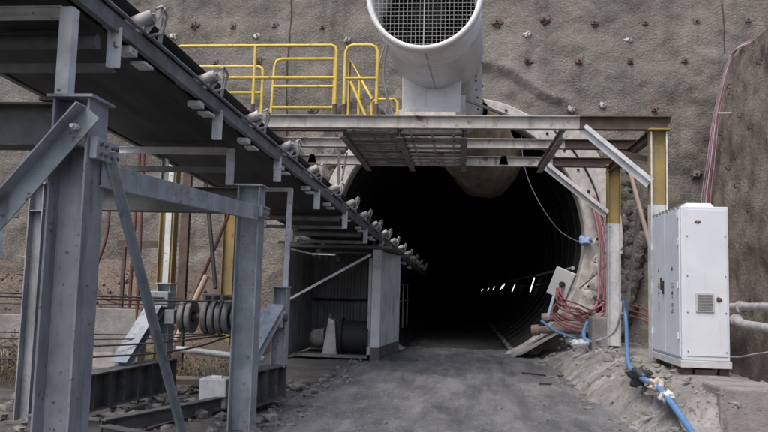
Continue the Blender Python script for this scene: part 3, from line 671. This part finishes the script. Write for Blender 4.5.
# foundation channels on the ground
for a, b in (((-3.75,7.75,.1),(-4.6,7.8,.1)),((-3.74,7.72,.1),(-3.0,9.75,.1)),((-5.6,7.4,.16),(-9.5,5.6,.16)),((-2.9,7.3,.05),(-3.7,7.7,.05))):
    q = MB(); q.ibeam(a, b, .16, .12); tag(q.build('foundation_channel', 'dsteel', rs))
q = MB(); q.box((-3.36,9.6,.02),(-3.0,9.95,.4)); q.cyl((-3.25,9.75,.4),(-3.1,9.75,.4), .03); 
o = tag(q.build('junction_box', 'galv', None, bevel=.015), 'small pale metal box on the ground behind the second column', 'box')

# ropes
def rope(pts, r, label):
    q = MB(); q.tube(smooth_path(pts, 8), r, 6); return tag(q.build('steel_rope', 'wire'), label, 'rope', 'steel ropes running left from the sheaves')
x_end = -11.5
ropes = [([(-3.9,10.28,1.41),(-6.4,9.6,1.43),(x_end,8.6,1.52)], .016, 'topmost dark steel rope crossing behind the near column'),
 ([(-3.4,10.28,1.38),(-6.4,9.4,1.385),(x_end,8.4,1.45)], .016, 'second steel rope just under the topmost rope'),
 ([(-3.84,10.25,1.33),(-6.4,9.3,1.29),(x_end,8.2,1.33)], .008, 'thin slack steel rope below the upper rope pair'),
 ([(-3.42,10.3,.93),(-5.2,9.5,.92),(x_end,7.4,1.02)], .009, 'thin steel rope leaving the sheaves low, fourth from top'),
 ([(-3.34,10.3,.92),(-5.2,9.3,.86),(x_end,7.2,.92)], .009, 'thin steel rope leaving the sheaves low, fifth from top'),
 ([(-3.26,10.3,.91),(-5.2,9.1,.78),(x_end,7.0,.82)], .013, 'thicker steel rope, second lowest across the concrete block'),
 ([(-3.18,10.3,.90),(-4.6,9.0,.68),(x_end,6.6,.62)], .014, 'lowest steel rope sagging above the base girder')]
for a in ropes: rope(*a)

# ------------------------------------------------------------------ corrugated shed
sh = empty('shed', (-2.9, 18, 0), 'open-fronted corrugated metal shed beside the tunnel mouth', 'shed')
SZ = 2.5
def corr(p, r, z0, z1, pitch=.17, amp=.045, thick=.008):   # corrugated sheet from p to r (xy)
    p, r = V((*p,0)), V((*r,0)); d = (r-p); L = d.length; d.normalize(); nrm = V((d.y,-d.x,0)); n = int(L/pitch)*4; q = MB(); top = []; pts = []
    for i in range(n+1):
        t = i/n*L; k = i % 4; off = amp if k in (1, 2) else 0
        pts.append(p+d*(t)+nrm*off)
    for sgn, o in ((0, 0), (1, -thick)):
        q.grid([[a+nrm*o+V((0,0,z)) for a in pts] for z in (z0, z1)], smooth=False, flip=bool(sgn))
    return q
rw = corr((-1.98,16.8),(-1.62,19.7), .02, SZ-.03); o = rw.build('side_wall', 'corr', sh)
q = corr((-1.985+.012,16.8),(-1.625+.012,19.7), .0, .27, amp=.046); q.build('mud_splash', 'mudlow', o)
q = MB(); q.extrude([(-.18,-.02),(.02,-.02),(.02,.03),(-.18,.03)], (-1.97,16.8,0),(-1.97,16.8,SZ-.02), up=(0,1,0)); o = q.build('corner_post', 'corr', sh, bevel=.004)
q = MB(); q.extrude([(-.183,-.024),(.024,-.024),(.024,.03),(-.183,.03)], (-1.97,16.8,0),(-1.97,16.8,.30), up=(0,1,0)); q.build('mud_splash', 'mudlow', o)
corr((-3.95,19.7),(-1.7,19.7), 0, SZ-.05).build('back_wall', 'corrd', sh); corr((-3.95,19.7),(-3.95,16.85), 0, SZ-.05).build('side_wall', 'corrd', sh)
q = MB(); q.box((-4.02,16.72,SZ),(-1.56,19.8,SZ+.06)); q.build('roof', 'dsteel', sh, bevel=.005)
q = MB(); q.box((-3.97,16.76,0),(-3.89,16.84,SZ-.004)); q.build('corner_post', 'dsteel', sh)
q = MB(); q.box((-3.9,19.6,1.25),(-1.8,19.66,1.32)); q.build('wall_rail', 'black', sh)
q = MB(); q.bar((-3.95,16.66,1.25),(-2.02,16.66,2.36), .07, .05); q.build('diagonal_brace', 'galv', sh)
q = MB(); q.box((-2.12,17.2,.1),(-2.05,17.25,2.3)); q.build('inner_post', 'corr', sh)
# clutter on the roof
for k, (x, y, r, mm, lb, nm, ct) in enumerate([(-3.55,17.1,.16,'stone','lumpy grey sack left on the shed roof','sack','sack'),(-3.3,17.2,.13,'galv','crumpled pale sheet beside the sack on the shed roof','crumpled_sheet','sheet'),(-2.9,17.1,.1,'dwood','small brown lump on the middle of the shed roof','rubble_lump','rubble')]):
    q = MB(); q.blob((x,y,SZ+.06+r*.5), r, (1.5,1,.6), seed=k+3, rough=.8, n=8); tag(q.build(nm, mm), lb, ct)
q = MB(); q.bar((-4.2,16.9,SZ+.11),(-2.3,17.3,SZ+.11), .06, .06); q.bar((-4.2,18.2,SZ+.09),(-1.9,18.1,SZ+.09), .1, .05); tag(q.build('scrap_rail', 'dsteel'), 'dark steel lengths lying across the shed roof', 'scrap steel')
q = MB(); q.angle((-2.2,17.2,SZ+.06),(-2.2,17.2,SZ+.4), .05); q.angle((-2.6,17.2,SZ+.4),(-1.9,17.2,SZ+.4), .05); q.angle((-2.0,17.2,SZ+.06),(-1.98,17.2,SZ+.36), .05); tag(q.build('saddle_frame', 'rail'), 'small steel saddle on the shed roof under the conveyor', 'frame')
# machine in the shed
mc = empty('drum_winch', (-2.9, 17.5, 0), 'black drum machine with pale cone stand inside the shed', 'drum winch')
q = MB(); q.cyl((-2.75,17.5,.48),(-2.1,17.5,.48), .37, n=32); q.ring((-2.75,17.5,.48),(1,0,0), .3, .42, .04); q.build('drum', 'black', mc)
q = MB(); q.extrude([(-.17,0),(.17,0),(.1,.78),(-.04,.84)], (-3.0,17.3,.06),(-3.0,17.62,.06), up=(0,0,1)); q.build('stand', 'plaster', mc, bevel=.02)
q = MB(); q.cyl((-3.4,17.55,.42),(-3.12,17.5,.46), .2, n=20); q.cyl((-3.5,17.55,.42),(-3.4,17.55,.42), .12, n=16); q.build('motor', 'stone', mc)
q = MB(); q.box((-3.75,17.1,.02),(-2.1,17.75,.08)); q.build('base_frame', 'rail', mc)
q = MB(); q.cyl((-3.02,17.4,.84),(-3.02,17.4,1.0), .03); q.build('lug', 'dsteel', mc)

# ------------------------------------------------------------------ electrical cabinet
cb = empty('electrical_cabinet', (3.45, 11.3, .7), 'tall white electrical cabinet on the concrete ledge, rust spot beside its small vent', 'cabinet')
X0, X1, Y0c, Y1c, Z0, Z1 = 3.02, 3.65, 10.75, 12.28, .67, 2.88
q = MB(); q.box((X0,Y0c,Z0+.1),(X1,Y1c,Z1)); q.build('body', 'white', cb, bevel=.01)
q = MB(); q.box((X0-.02,Y0c-.02,Z0),(X1+.02,Y1c+.02,Z0+.098)); q.build('base_frame', mat('dirty_cabinet_base', (.5, .51, .53), (.4, .4, .4), rough=.55, scale=5, c3=(.2, .13, .09), s3=4, t3=(.58, .66)), cb, bevel=.008)
q = MB(); q.add([(X0+.06,Y0c+.03,Z1),(X1-.18,Y0c+.03,Z1),(X1-.18,Y1c-.1,Z1),(X0+.06,Y1c-.1,Z1),(X0+.09,Y0c+.06,Z1+.055),(X1-.21,Y0c+.06,Z1+.055),(X1-.21,Y1c-.15,Z1+.055),(X0+.09,Y1c-.15,Z1+.055)],
   [(4,5,6,7),(0,1,5,4),(1,2,6,5),(2,3,7,6),(3,0,4,7)]); q.build('roof_cap', 'white', cb)
q = MB(); q.box((X0+.055,Y0c-.012,Z0+.16),(X1-.03,Y0c-.003,Z1-.045)); sp = q.build('side_panel', 'white', cb, bevel=.003)
q = MB()
for zz in (Z0+.22, Z0+.75, Z0+1.25, Z0+1.8): 
    for xx in (X0+.075, X1-.05): q.cyl((xx,Y0c-.012,zz),(xx,Y0c-.02,zz), .009, n=8)
q.build('screw', 'dsteel', sp)
q = MB(); q.box((3.2,Y0c-.035,1.43),(3.44,Y0c-.013,1.69)); vo = q.build('vent', 'vent', cb, bevel=.004)
q = MB()
for i in range(11): q.box((3.22,Y0c-.041,1.455+i*.02),(3.42,Y0c-.0355,1.463+i*.02))
q.build('vent_slat', 'stone', vo)
q = MB(); q.blob((3.51,Y0c-.014,1.60), .035, (1,.25,1), seed=4, rough=.9); q.blob((3.5,Y0c-.014,1.62), .02, (1,.25,1), seed=8, rough=.9); q.build('rust_spot', 'rust', cb)
q = MB(); q.box((3.512,Y0c-.0155,.95),(3.522,Y0c-.0125,1.58)); q.box((3.3,Y0c-.0155,1.34),(3.31,Y0c-.0125,1.35)); q.build('rust_run', mat('rust_wash', (.55,.45,.36), (.68,.66,.63), scale=9), cb)
q = MB(); q.blob((3.24,Y0c-.014,2.66), .025, (1.6,.3,.7), seed=2, rough=.9); q.build('rust_spot', 'rust', cb)
ym = (Y0c+Y1c)/2
for k, (a, b) in enumerate(((Y0c+.04, ym-.008), (ym+.008, Y1c-.04))):
    q = MB(); q.box((X0-.022,a,Z0+.14),(X0-.002,b,Z1-.04)); d = q.build('door', 'white', cb, bevel=.004)
    yc = (a+b)/2-.02
    q = MB(); q.add([(X0-.024,yc-.035,2.0),(X0-.024,yc+.035,2.0),(X0-.024,yc,2.07)], [(0,1,2),(2,1,0)]); q.build('warning_mark', 'ink', d)
    q = MB(); q.box((X0-.0245,yc-.06,1.75),(X0-.0225,yc+.06,1.79)); q.box((X0-.0245,yc-.06,1.80+.006),(X0-.0225,yc+.06,1.82)); q.build('label_plate', 'red', d)
    q = MB(); q.box((X0-.0255,yc-.045,1.76),(X0-.0248,yc+.045,1.772)); q.box((X0-.0255,yc-.045,1.779),(X0-.0248,yc+.02,1.786)); q.build('label_text', 'white', d)
    q = MB()
    q.box((X0-.0245,yc-.015,1.60),(X0-.0225,yc+.015,1.68)); q.add([(X0-.024,yc-.05,1.66),(X0-.024,yc+.05,1.66),(X0-.024,yc,1.72)], [(0,1,2),(2,1,0)])
    for i in range(5): q.box((X0-.0245,yc-.05+.012*(i % 2),1.40+i*.03),(X0-.0225,yc+.05-.02*(i % 3),1.413+i*.03))
    q.build('printed_lines', 'ink', d)
    ye = a+.02 if k == 0 else b-.02
    for zz in (1.05, 1.75, 2.35, 2.72): hq = MB(); hq.cyl((X0-.035,ye,zz),(X0-.035,ye,zz+.09), .014, n=8); hq.build('hinge', 'galv', d)
    if k == 1:
        q = MB(); q.box((X0-.05,a+.03,1.66),(X0-.023,a+.07,1.86)); q.box((X0-.075,a+.035,1.72),(X0-.05,a+.065,1.90)); q.build('handle', 'black', d, bevel=.006)
for x, y in ((X0+.02,Y0c+.05),(X1-.12,Y0c+.05),(X0+.02,Y1c-.15)): q = MB(); q.box((x,y,Z0-.12),(x+.12,y+.12,Z0)); q.build('foot', 'rust', cb)
q = MB(); q.box((X0+.2,Y0c+.1,Z0-.1),(X1-.15,Y1c-.2,Z0-.03)); q.box((X0+.01,Y0c+.5,Z0-.1),(X0+.1,Y0c+.58,Z0)); q.build('skid', 'dwood', cb)
for i in range(8): y = Y0c+.1+i*.19; q = MB(); q.box((X0-.02,y,Z1-.018),(X0+.03,y+.05,Z1+.022)); q.build('roof_clip', 'stone', cb)

# ------------------------------------------------------------------ pipes and cables at the right
def pipe(name, pts, r, m_, label, cat, group=None, k=1, n=12, parent=None):
    q = MB(); q.tube(smooth_path(pts, k) if k > 1 else [V(p) for p in pts], r, n); return tag(q.build(name, m_), label, cat, group)
a = pipe('pipe', [(5.75,20.0,1.35),(5.73,15,1.47),(5.7,9,1.5)], .085, 'greyp', 'upper grey pipe along the side wall right of the cabinet', 'pipe', 'pipes along the side wall')
b = pipe('pipe', [(5.65,20.0,.9),(5.62,16.6,1.12),(5.6,16.1,1.17),(5.55,15.6,1.10),(5.5,9,1.02)], .10, 'greyp', 'lower grey pipe with a joint, right of the cabinet', 'pipe', 'pipes along the side wall')
for p_, pts in ((a, [(5.73,16.2,1.44)]), (b, [(5.6,16.1,1.17)])):
    q = MB(); x, y, z = pts[0]; q.cyl((x,y-.06,z),(x,y+.06,z), .125, n=14); o = q.build('coupling', 'greyp'); o.parent = p_
pipe('cable', [(5.7,18,.35),(5.6,16.2,.42),(5.4,14.5,.62),(5.3,12,.95)], .02, 'greyp', 'upper thin grey cable rising along the side wall foot', 'cable', k=6, n=6)
pipe('cable', [(5.6,18,.12),(5.5,15.5,.05),(5.3,13,.06)], .018, 'greyp', 'lower thin grey cable at the side wall foot', 'cable', k=6, n=6)
for i in range(5):
    o = .055*i
    k = i-2
    pipe('cable', [P(748+k,44-k,Y=19.2)+V((.3,0,.1)),P(739+k,47-k,Y=19.6),P(730+k*.7,60,Y=19.75),P(723+k*1.0,84,Y=19.8),P(716+k*1.4,118,Y=19.9),P(711+k*1.9,160,Y=19.9),P(706+k*2.2,200,Y=19.95),P(703+k*2.2,260,Y=20)], .017, ['pinkc','pinkc','greyp','redc','pinkc'][i],
         'faded pink and grey cable of the bundle hanging down the wall corner', 'cable', 'cables hanging down the wall corner', k=6, n=6)
q = MB(); q.bar(P(718,113,Y=19.7),P(734,113,Y=19.6), .06, .03); tag(q.build('cable_clamp', 'galv'), 'thin white clamp bar across the hanging cable bundle', 'clamp')
# red cables beside the portal
rg = 'red cables at the right of the tunnel mouth'
for i in range(8):
    o = .035*i; rr = random.uniform
    pipe('cable', [P(588+i*.8,196,Y=20),P(594+i*1.3+rr(-2,2),218,Y=19.8),P(600+i*1.3+rr(-3,2),245,Y=19.6),P(600+i*1.6+rr(-3,3),275,Y=19.4),P(598+i*1.7+rr(-3,3),300,Y=19.2),P(590+rr(-6,8),316+rr(-6,8),Y=18.8),P(574+rr(-8,5),308+rr(-8,12),Y=18.6),P(561+rr(-4,4),299+rr(-4,8),Y=18.7),P(556+rr(0,6),288,Y=19.1)], .019, 'redc' if i % 4 else 'pinkc',
         'red cable hanging from the ring and looping up to the tilted box', 'cable', rg, k=6, n=6)
for i in range(4):
    r = .46+.07*i; c = P(580+i*3,308+i*2,Y=18.0-.1*i); q = MB(); q.tube([c+V((math.cos(a)*r*1.25, .12*math.sin(a*2+i), math.sin(a)*r*.62)) for a in [math.pi*(.75+i*.03)+k*math.pi*1.5/30 for k in range(31)]], .02, 6)
    tag(q.build('cable_loop', 'redc'), 'loose loop of red cable sagging below the tilted grey box', 'cable', 'red cable loops below the tilted box')
for i in range(3):
    pipe('cable', [(3.9,16.0,1.05+.12*i),(3.5,16.6,1.2+.1*i),(3.2,17.5,1.0),(3.0,18.5,.9)], .02, 'redc', 'red cable passing behind the rear platform column', 'cable', 'red cables behind the rear column', k=5, n=6)
pipe('cable', [(1.55,20.4,6.1),(1.6,20.2,5.1),(1.9,20.1,4.2),(2.5,20.1,3.3),(3.1,20.15,2.95)], .011, 'rail', 'thin grey wire sagging across the upper right of the tunnel mouth', 'cable', k=8, n=5)
pipe('cable', [(2.95,19.3,1.75),(3.3,19.4,2.05),(3.9,19.5,2.6),(4.3,19.6,3.2)], .018, 'wire', 'black wire from the tilted box up past the plaster', 'cable', k=8, n=5)
q = MB(); q.blob((3.2,20.02,2.98), .13, (1.3,.6,.8), seed=3, rough=.8); tag(q.build('cable_wrap', 'purple'), 'blue tape wrapped on the ring at the wire end', 'tape')
# tilted box
jb = empty('switch_box', (2.5,19.4,1.9), 'tilted pale grey switch box on the right edge of the tunnel mouth', 'switch box')
Mj = Matrix.Translation((2.52,19.4,1.86)) @ Matrix.Rotation(R(-24), 4, 'Z') @ Matrix.Rotation(R(22), 4, 'Y')
def jbox(a, b, nm, m_, bev=0):
    q = MB(); q.box(a, b); q.v = [Mj @ p for p in q.v]; return q.build(nm, m_, jb, bevel=bev)
jbox((-.26,-.09,-.36),(.26,.09,.36), 'case', 'vent', .02)
q = MB(); q.cyl((0.06,-.1,0),(.06,-.2,0), .07, n=14); q.v = [Mj @ p for p in q.v]; q.build('connector', 'black', jb)
q = MB(); q.tube(smooth_path([(.06,-.2,0),(.08,-.3,-.1),(.16,-.25,-.4)],5), .025, 6); q.v = [Mj @ p for p in q.v]; q.build('lead', 'black', jb)
pipe('prop_pipe', [(2.33,19.35,1.55),(2.16,19.3,.95)], .04, mat('pale_blue', (.35,.5,.6), rough=.5), 'pale blue pipe propping the tilted switch box', 'pipe')
pipe('rusty_pipe', [(2.15,19.4,.98),(3.9,18.6,1.12)], .09, 'brownp', 'upper brown pipe lying beside the tunnel mouth kerb', 'pipe', 'brown pipes beside the tunnel mouth')
pipe('rusty_pipe', [(1.95,19.4,.68),(3.4,18.6,.76)], .09, 'brownp', 'lower brown pipe lying on the tunnel mouth kerb', 'pipe', 'brown pipes beside the tunnel mouth')
q = MB(); q.cyl((1.8,19.45,.66),(1.98,19.4,.68), .14, n=14); q.cyl((2.05,19.42,.97),(2.2,19.38,.985), .13, n=14); tag(q.build('pipe_flange', 'brownp'), 'pale flanged ends of the two brown pipes', 'flange')
pipe('hose', [(2.0,19.2,.92),(2.3,18.8,.7),(2.8,18.2,.55),(3.2,17.6,.62)], .032, 'rubber', 'thin blue hose looping over the kerb by the brown pipes', 'hose', k=6, n=8)
pipe('hose', [(2.75,16.9,1.0),(2.62,16.5,.85),(2.6,16.3,.68),(2.75,16.2,.62)], .045, 'rubber', 'short blue hose stub by the concrete block', 'hose', k=6, n=8)
pipe('hose', [(2.5,16.4,.6),(2.8,16.1,.66),(3.05,15.6,.85),(3.1,15.2,1.2),(3.12,15.2,1.5)], .022, 'greyp', 'grey hose curling from the ledge up the rear column', 'hose', k=6, n=8)
q = MB(); q.blob((2.45,16.2,.58), .13, (1.4,1,.7), seed=12, rough=.9, n=8); tag(q.build('plastic_bag', 'galv'), 'crumpled white plastic bag at the ledge edge', 'plastic bag')
# main blue hose over the ledge
hp = [P(623,300,Y=15.2),P(626,322,Y=15.0),P(627,348,Y=12.9),P(629,366,Y=11.2),P(640,377,Y=10.2),P(656,386,Y=9.6),P(672,404,Y=8.8),P(690,430,Y=8.0),P(706,456,Y=7.3),P(725,490,Y=6.6)]
bh = pipe('water_hose', hp, .036, 'rubber', 'thick blue water hose running from the rear column down over the ledge', 'hose', k=8, n=10)
for (x,y,z), r, m_, lb, nm in ((tuple(P(641,377,Y=10.25)),.12,'bag','black plastic wrapped round the blue hose','plastic_wrap'),(tuple(P(657,385,Y=9.6)),.075,'cloth','pale rag tied round the blue hose','rag'),(tuple(P(666,396,Y=9.1)),.07,'galv','grey-white rag tied low on the blue hose','rag')):
    q = MB(); q.blob((x,y,z), r, (1.1,1.3,.8), seed=x*9+y, rough=1.1, n=10); tag(q.build(nm, m_), lb, 'wrapping' if nm != 'rag' else 'rag')
# concrete blocks
q = MB(); q.box((2.72,16.1,.35),(3.0+.08,16.6,1.15)); tag(q.build('concrete_block', 'conc', bevel=.03), 'square concrete block left of the rear platform column', 'block')
q = MB(); q.box((2.84,8.7,-.05),(5.2,9.35,.66)); 
o = tag(q.build('concrete_kerb', 'conc', bevel=.03), 'broad low concrete block in front of the cabinet ledge', 'block')
# leaning poles
pipe('pole', [(3.35,15.6,4.25),(3.95,15.2,1.55)], .045, 'wood', 'pale thin timber pole leaning beside the rear column', 'pole', n=8)
q = MB(); q.angle((3.7,15.9,4.1),(3.3,15.9,1.0), .07); tag(q.build('steel_angle', 'dsteel'), 'dark steel angle leaning between the two right columns', 'steel bar')

# ------------------------------------------------------------------ left yard
def barrier(x0, x1, y0, y1, z, label, seed):
    q = MB(); n = 12; rows = []
    for i in range(n+1):
        x = x0+(x1-x0)*i/n; t = y0+(y1-y0)*i/n; j = .015*noise.noise(V((i*.7,seed,0)))
        rows.append([V((x,t-.35,-.1)),V((x,t-.33,.1)),V((x,t-.15+j,.35)),V((x,t-.09+j,z+j)),V((x,t+.09,z+j)),V((x,t+.15,.35)),V((x,t+.35,-.1))])
    q.grid(rows, smooth=False); q.add(rows[0], [tuple(range(7))]); q.add(rows[-1], [tuple(range(7))[::-1]])
    tag(q.build('concrete_barrier', 'conc', bevel=.012), label, 'barrier', 'concrete barriers before the gravel mound')
barrier(-7.45,-5.75,12.9,13.3,1.12,'concrete barrier with a dark stain, right of the near column',1)
barrier(-11.0,-7.5,12.2,12.85,.98,'long concrete barrier behind dry stalks at the far left',2)
q = MB(); q.box((-5.7,12.6,.75),(-4.9,12.9,.82)); q.v = [V((p.x, p.y, p.z+(p.x+5.7)*.2-.1)) for p in q.v]; 
q.box((-5.68,12.65,0),(-5.55,12.85,.7)); tag(q.build('timber_trestle', 'dwood'), 'low brown timber against the concrete barrier', 'timber')
# red rods
for i, (x, y, x2, z2, lb) in enumerate([(-5.62,13.1,-5.6,4.2,'rusty red rod, rightmost of the tall upright ones'),(-5.85,13.2,-5.9,4.3,'rusty red rod, second from the right'),(-6.05,13.3,-6.02,4.3,'rusty red rod, third from the right')]):
    q = MB(); q.tube([(x,y,.9 if i else 1.2),(x,y,1.2),(x2,y,z2)], .032, 6); tag(q.build('steel_rod', 'redrod'), lb, 'rod', 'rusty red rods by the gravel')
q = MB(); q.tube(smooth_path([(-6.6,13.3,4.2),(-6.55,13.3,2.6),(-6.75,13.3,1.75),(-6.6,13.3,1.35),(-6.2,13.3,1.2)],6), .03, 6); tag(q.build('steel_rod', 'redrod'), 'bent rusty red rod curling at its foot, leftmost', 'rod', 'rusty red rods by the gravel')
q = MB(); q.box((-6.3,13.2,2.25),(-5.4,13.26,2.37)); q.box((-6.2,13.2,1.15),(-6.14,13.26,2.25)); q.box((-6.5,13.2,1.08),(-5.35,13.26,1.15)); tag(q.build('cross_rail', 'rust'), 'rusty rail joining the red rods', 'rail')
q = MB(); q.ibeam((-4.72,12.4,0),(-4.72,12.4,3.9), .1, .14, up=(0,1,0)); tag(q.build('steel_post', 'rust'), 'rusty narrow post beside the yellow left column', 'post')
pipe('steel_prop', [(-4.5,12.6,3.6),(-4.0,12.0,1.55)], .035, 'black', 'dark prop slanting down behind the second column', 'prop', n=6)
pipe('steel_prop', [(-4.1,13.2,3.2),(-4.9,13.0,.9)], .03, 'redrod', 'thin rusty prop crossing behind the dark prop', 'prop', n=6)
pipe('timber_pole', [(-3.95,11.4,1.75),(-4.35,11.3,.75)], .05, 'wood', 'bare timber pole leaning behind the sheaves', 'pole', n=8)
pipe('ground_pipe', [(-4.3,11.2,.62),(-2.9,11.1,.52)], .05, 'greyp', 'grey pipe lying low behind the sheave stand', 'pipe', n=10)
q = MB(); q.box((-4.7,11.0,.12),(-3.1,11.4,.2)); q.v = [V((p.x,p.y+(p.x+4)*.3,p.z)) for p in q.v]; tag(q.build('plank', 'dwood'), 'grey plank lying on the ground behind the sheaves', 'plank')
q = MB()
for k in range(26):
    q.blob((-10.25+.25*random.random()+.1*math.sin(k), 17.2+.3*random.random(), 1.3+k*.075), .2+.07*random.random(), (1,1,.6), seed=k, rough=.8, n=6)
tag(q.build('stone_pillar', 'conc'), 'rough stacked stone pillar at the far left wall', 'pillar')
q = MB(); q.bar((-9.3,13.4,2.45),(-8.6,13.2,1.6), .14, .05); tag(q.build('yellow_board', 'yellow'), 'yellow board leaning at the far left edge', 'board')
q = MB(); q.extrude([(-.28,0),(.28,0),(.2,.75),(-.12,.8)], (-10.0,14.8,2.0),(-10.0,15.1,2.0)); tag(q.build('pale_sheet', 'corr', bevel=.02), 'pale grey panel standing at the far left edge', 'panel')
# dry stalks
def stalks(name, x0, x1, y0, y1, n, h, label, z=0.0, ms=('straw','leaf')):
    q = MB()
    for k in range(n):
        x, y = random.uniform(x0,x1), random.uniform(y0,y1); hh = h*random.uniform(.4,1); lx, ly = random.gauss(0,.25)*hh, random.gauss(0,.2)*hh
        q.tube([(x,y,z),(x+lx*.4,y+ly*.4,z+hh*.55),(x+lx,y+ly,z+hh)], .006, 3, radii=[.007,.005,.002])
        for j in range(5):
            t = random.uniform(.3,1); c = V((x+lx*t,y+ly*t,z+hh*t)); d = V((random.gauss(0,1),random.gauss(0,1),random.gauss(0,.7))).normalized()*random.uniform(.03,.08); s_ = d.orthogonal().normalized()*.012
            q.add([c, c+d*.5+s_, c+d, c+d*.5-s_], [(0,1,2,3)])
    o = q.build(name, ms[0]); o.data.materials.append(M[ms[1]])
    for i, p in enumerate(o.data.polygons): p.material_index = 1 if (i//9) % 3 == 0 else 0
    tag(o, label, 'weeds', kind='stuff')
stalks('dry_weeds', -9.5,-6.2,10.6,12.2, 700, .8, 'dry brown stalks in front of the far left barrier')
stalks('dry_weeds', -5.3,-3.6,11.5,12.8, 150, .6, 'dry weeds behind the rope sheaves')
# loose stones and rubble
def scatter(name, n, area, rs_, m_, seed, label, cat, zf=lambda x,y: 0):
    random.seed(seed); q = MB()
    for k in range(n):
        x, y = random.uniform(area[0],area[1]), random.uniform(area[2],area[3]); r = rs_[0]+(rs_[1]-rs_[0])*random.random()**4
        q.blob((x,y,zf(x,y)+r*.25), r, (1+random.random()*.6,1,.7), seed=k, rough=1, n=3)
    tag(q.build(name, m_), label, cat, kind='stuff')
scatter('gravel', 700, (-2.3,2.1,4,20), (.006,.035), 'stone', 3, 'small loose stones scattered on the road', 'gravel')
scatter('rubble', 900, (-6.5,-2.2,6.5,13), (.012,.09), 'stone', 4, 'loose stones around the sheave stand', 'rubble')
scatter('rubble', 220, (-2.45,-1.9,8,17), (.012,.06), 'stone', 6, 'small rubble along the left road edge', 'rubble')
scatter('rubble', 260, (2.1,2.9,7,19), (.01,.05), 'conc', 5, 'chips of concrete on the ledge slope', 'rubble', lambda x, y: max(0, min(.6, (x-2.15)/.35*.6)))
scatter('mound_gravel', 1600, (-13,-5.4,13.8,17.5), (.015,.05), 'gravel', 8, 'pebbles on the gravel mound', 'gravel', lambda x, y: 2.15*(lambda t: t*t*(3-2*t))(min(1,max(0,(y-13.7)/4.2)))*min(1,max(0,(-4.6-x)/2.6))**.6-.08)
for (x, y, a, l, lb) in ((1.2,14.9,-.6,.5,'longer black stick lying on the road'),(1.35,13.3,-.1,.22,'short black stick lying on the road')):
    q = MB(); q.bar((x,y,.07),(x+l*math.cos(a),y+l*math.sin(a),.07), .04, .03); tag(q.build('stick', 'black'), lb, 'stick', 'black sticks on the road')

q = MB(); 
for y in (21.5, 23.5, 25.5, 27.5): q.bar((-1.95,y,.3),(-1.95,y,1.75), .04, .04)
for z in (1.2, 1.75): q.bar((-1.95,21.3,z),(-1.95,28,z), .035, .035)
tag(q.build('handrail', 'galv'), 'thin grey handrail inside the tunnel on the left', 'railing')

# bolts on the frame joints
for y0, z0, x0 in ((4.69, 2.42, -2.345), (8.38, 2.40, -2.24)):
    for dy in (-.1, -.03, .06, .12):
        for dz in (.035, .1):
            q = MB(); q.cyl((x0, y0+dy, z0+dz), (x0+.016, y0+dy, z0+dz), .014, n=6); q.build('bolt', 'rust' if dy > .1 else 'dsteel', sf)
# services along the tunnel flanks
for k, (x, z, r, mm, lb) in enumerate([(3.02, 2.3, .05, 'greyp', 'upper grey pipe running into the tunnel along its right flank'), (2.95, 1.9, .03, 'redc', 'thin red cable running into the tunnel along its right flank'),
        (-3.1, 3.9, .06, 'greyp', 'grey pipe running into the tunnel high on its left flank'), (2.75, 1.15, .08, 'brownp', 'brown pipe running into the tunnel just above the right kerb')]):
    q = MB(); q.tube([(x, 20.9+i*3, z-.03*math.sin(i*2.1)) for i in range(16)], r, 8); tag(q.build('service_pipe' if r > .04 else 'service_cable', mm), lb, 'pipe' if r > .04 else 'cable')

scatter('rubble', 160, (1.75,2.35,7,19), (.012,.075), 'stone', 11, 'small stones along the toe of the right bank', 'rubble')
scatter('rubble', 40, (2.4,4.2,8.8,16), (.02,.10), 'conc', 12, 'broken concrete lumps on top of the ledge', 'rubble', lambda x, y: .54)
q = MB()
for k in range(14): a = P(556+k*7, 352+k*4.2, Z=.12); q.blob(a, .1+.07*((k*37) % 10)/10, (1.6,.9,.45), seed=k+33, rough=1, n=5)
tag(q.build('rubble', 'ledge'), 'flat broken slabs along the slope of the right bank', 'rubble', kind='stuff')
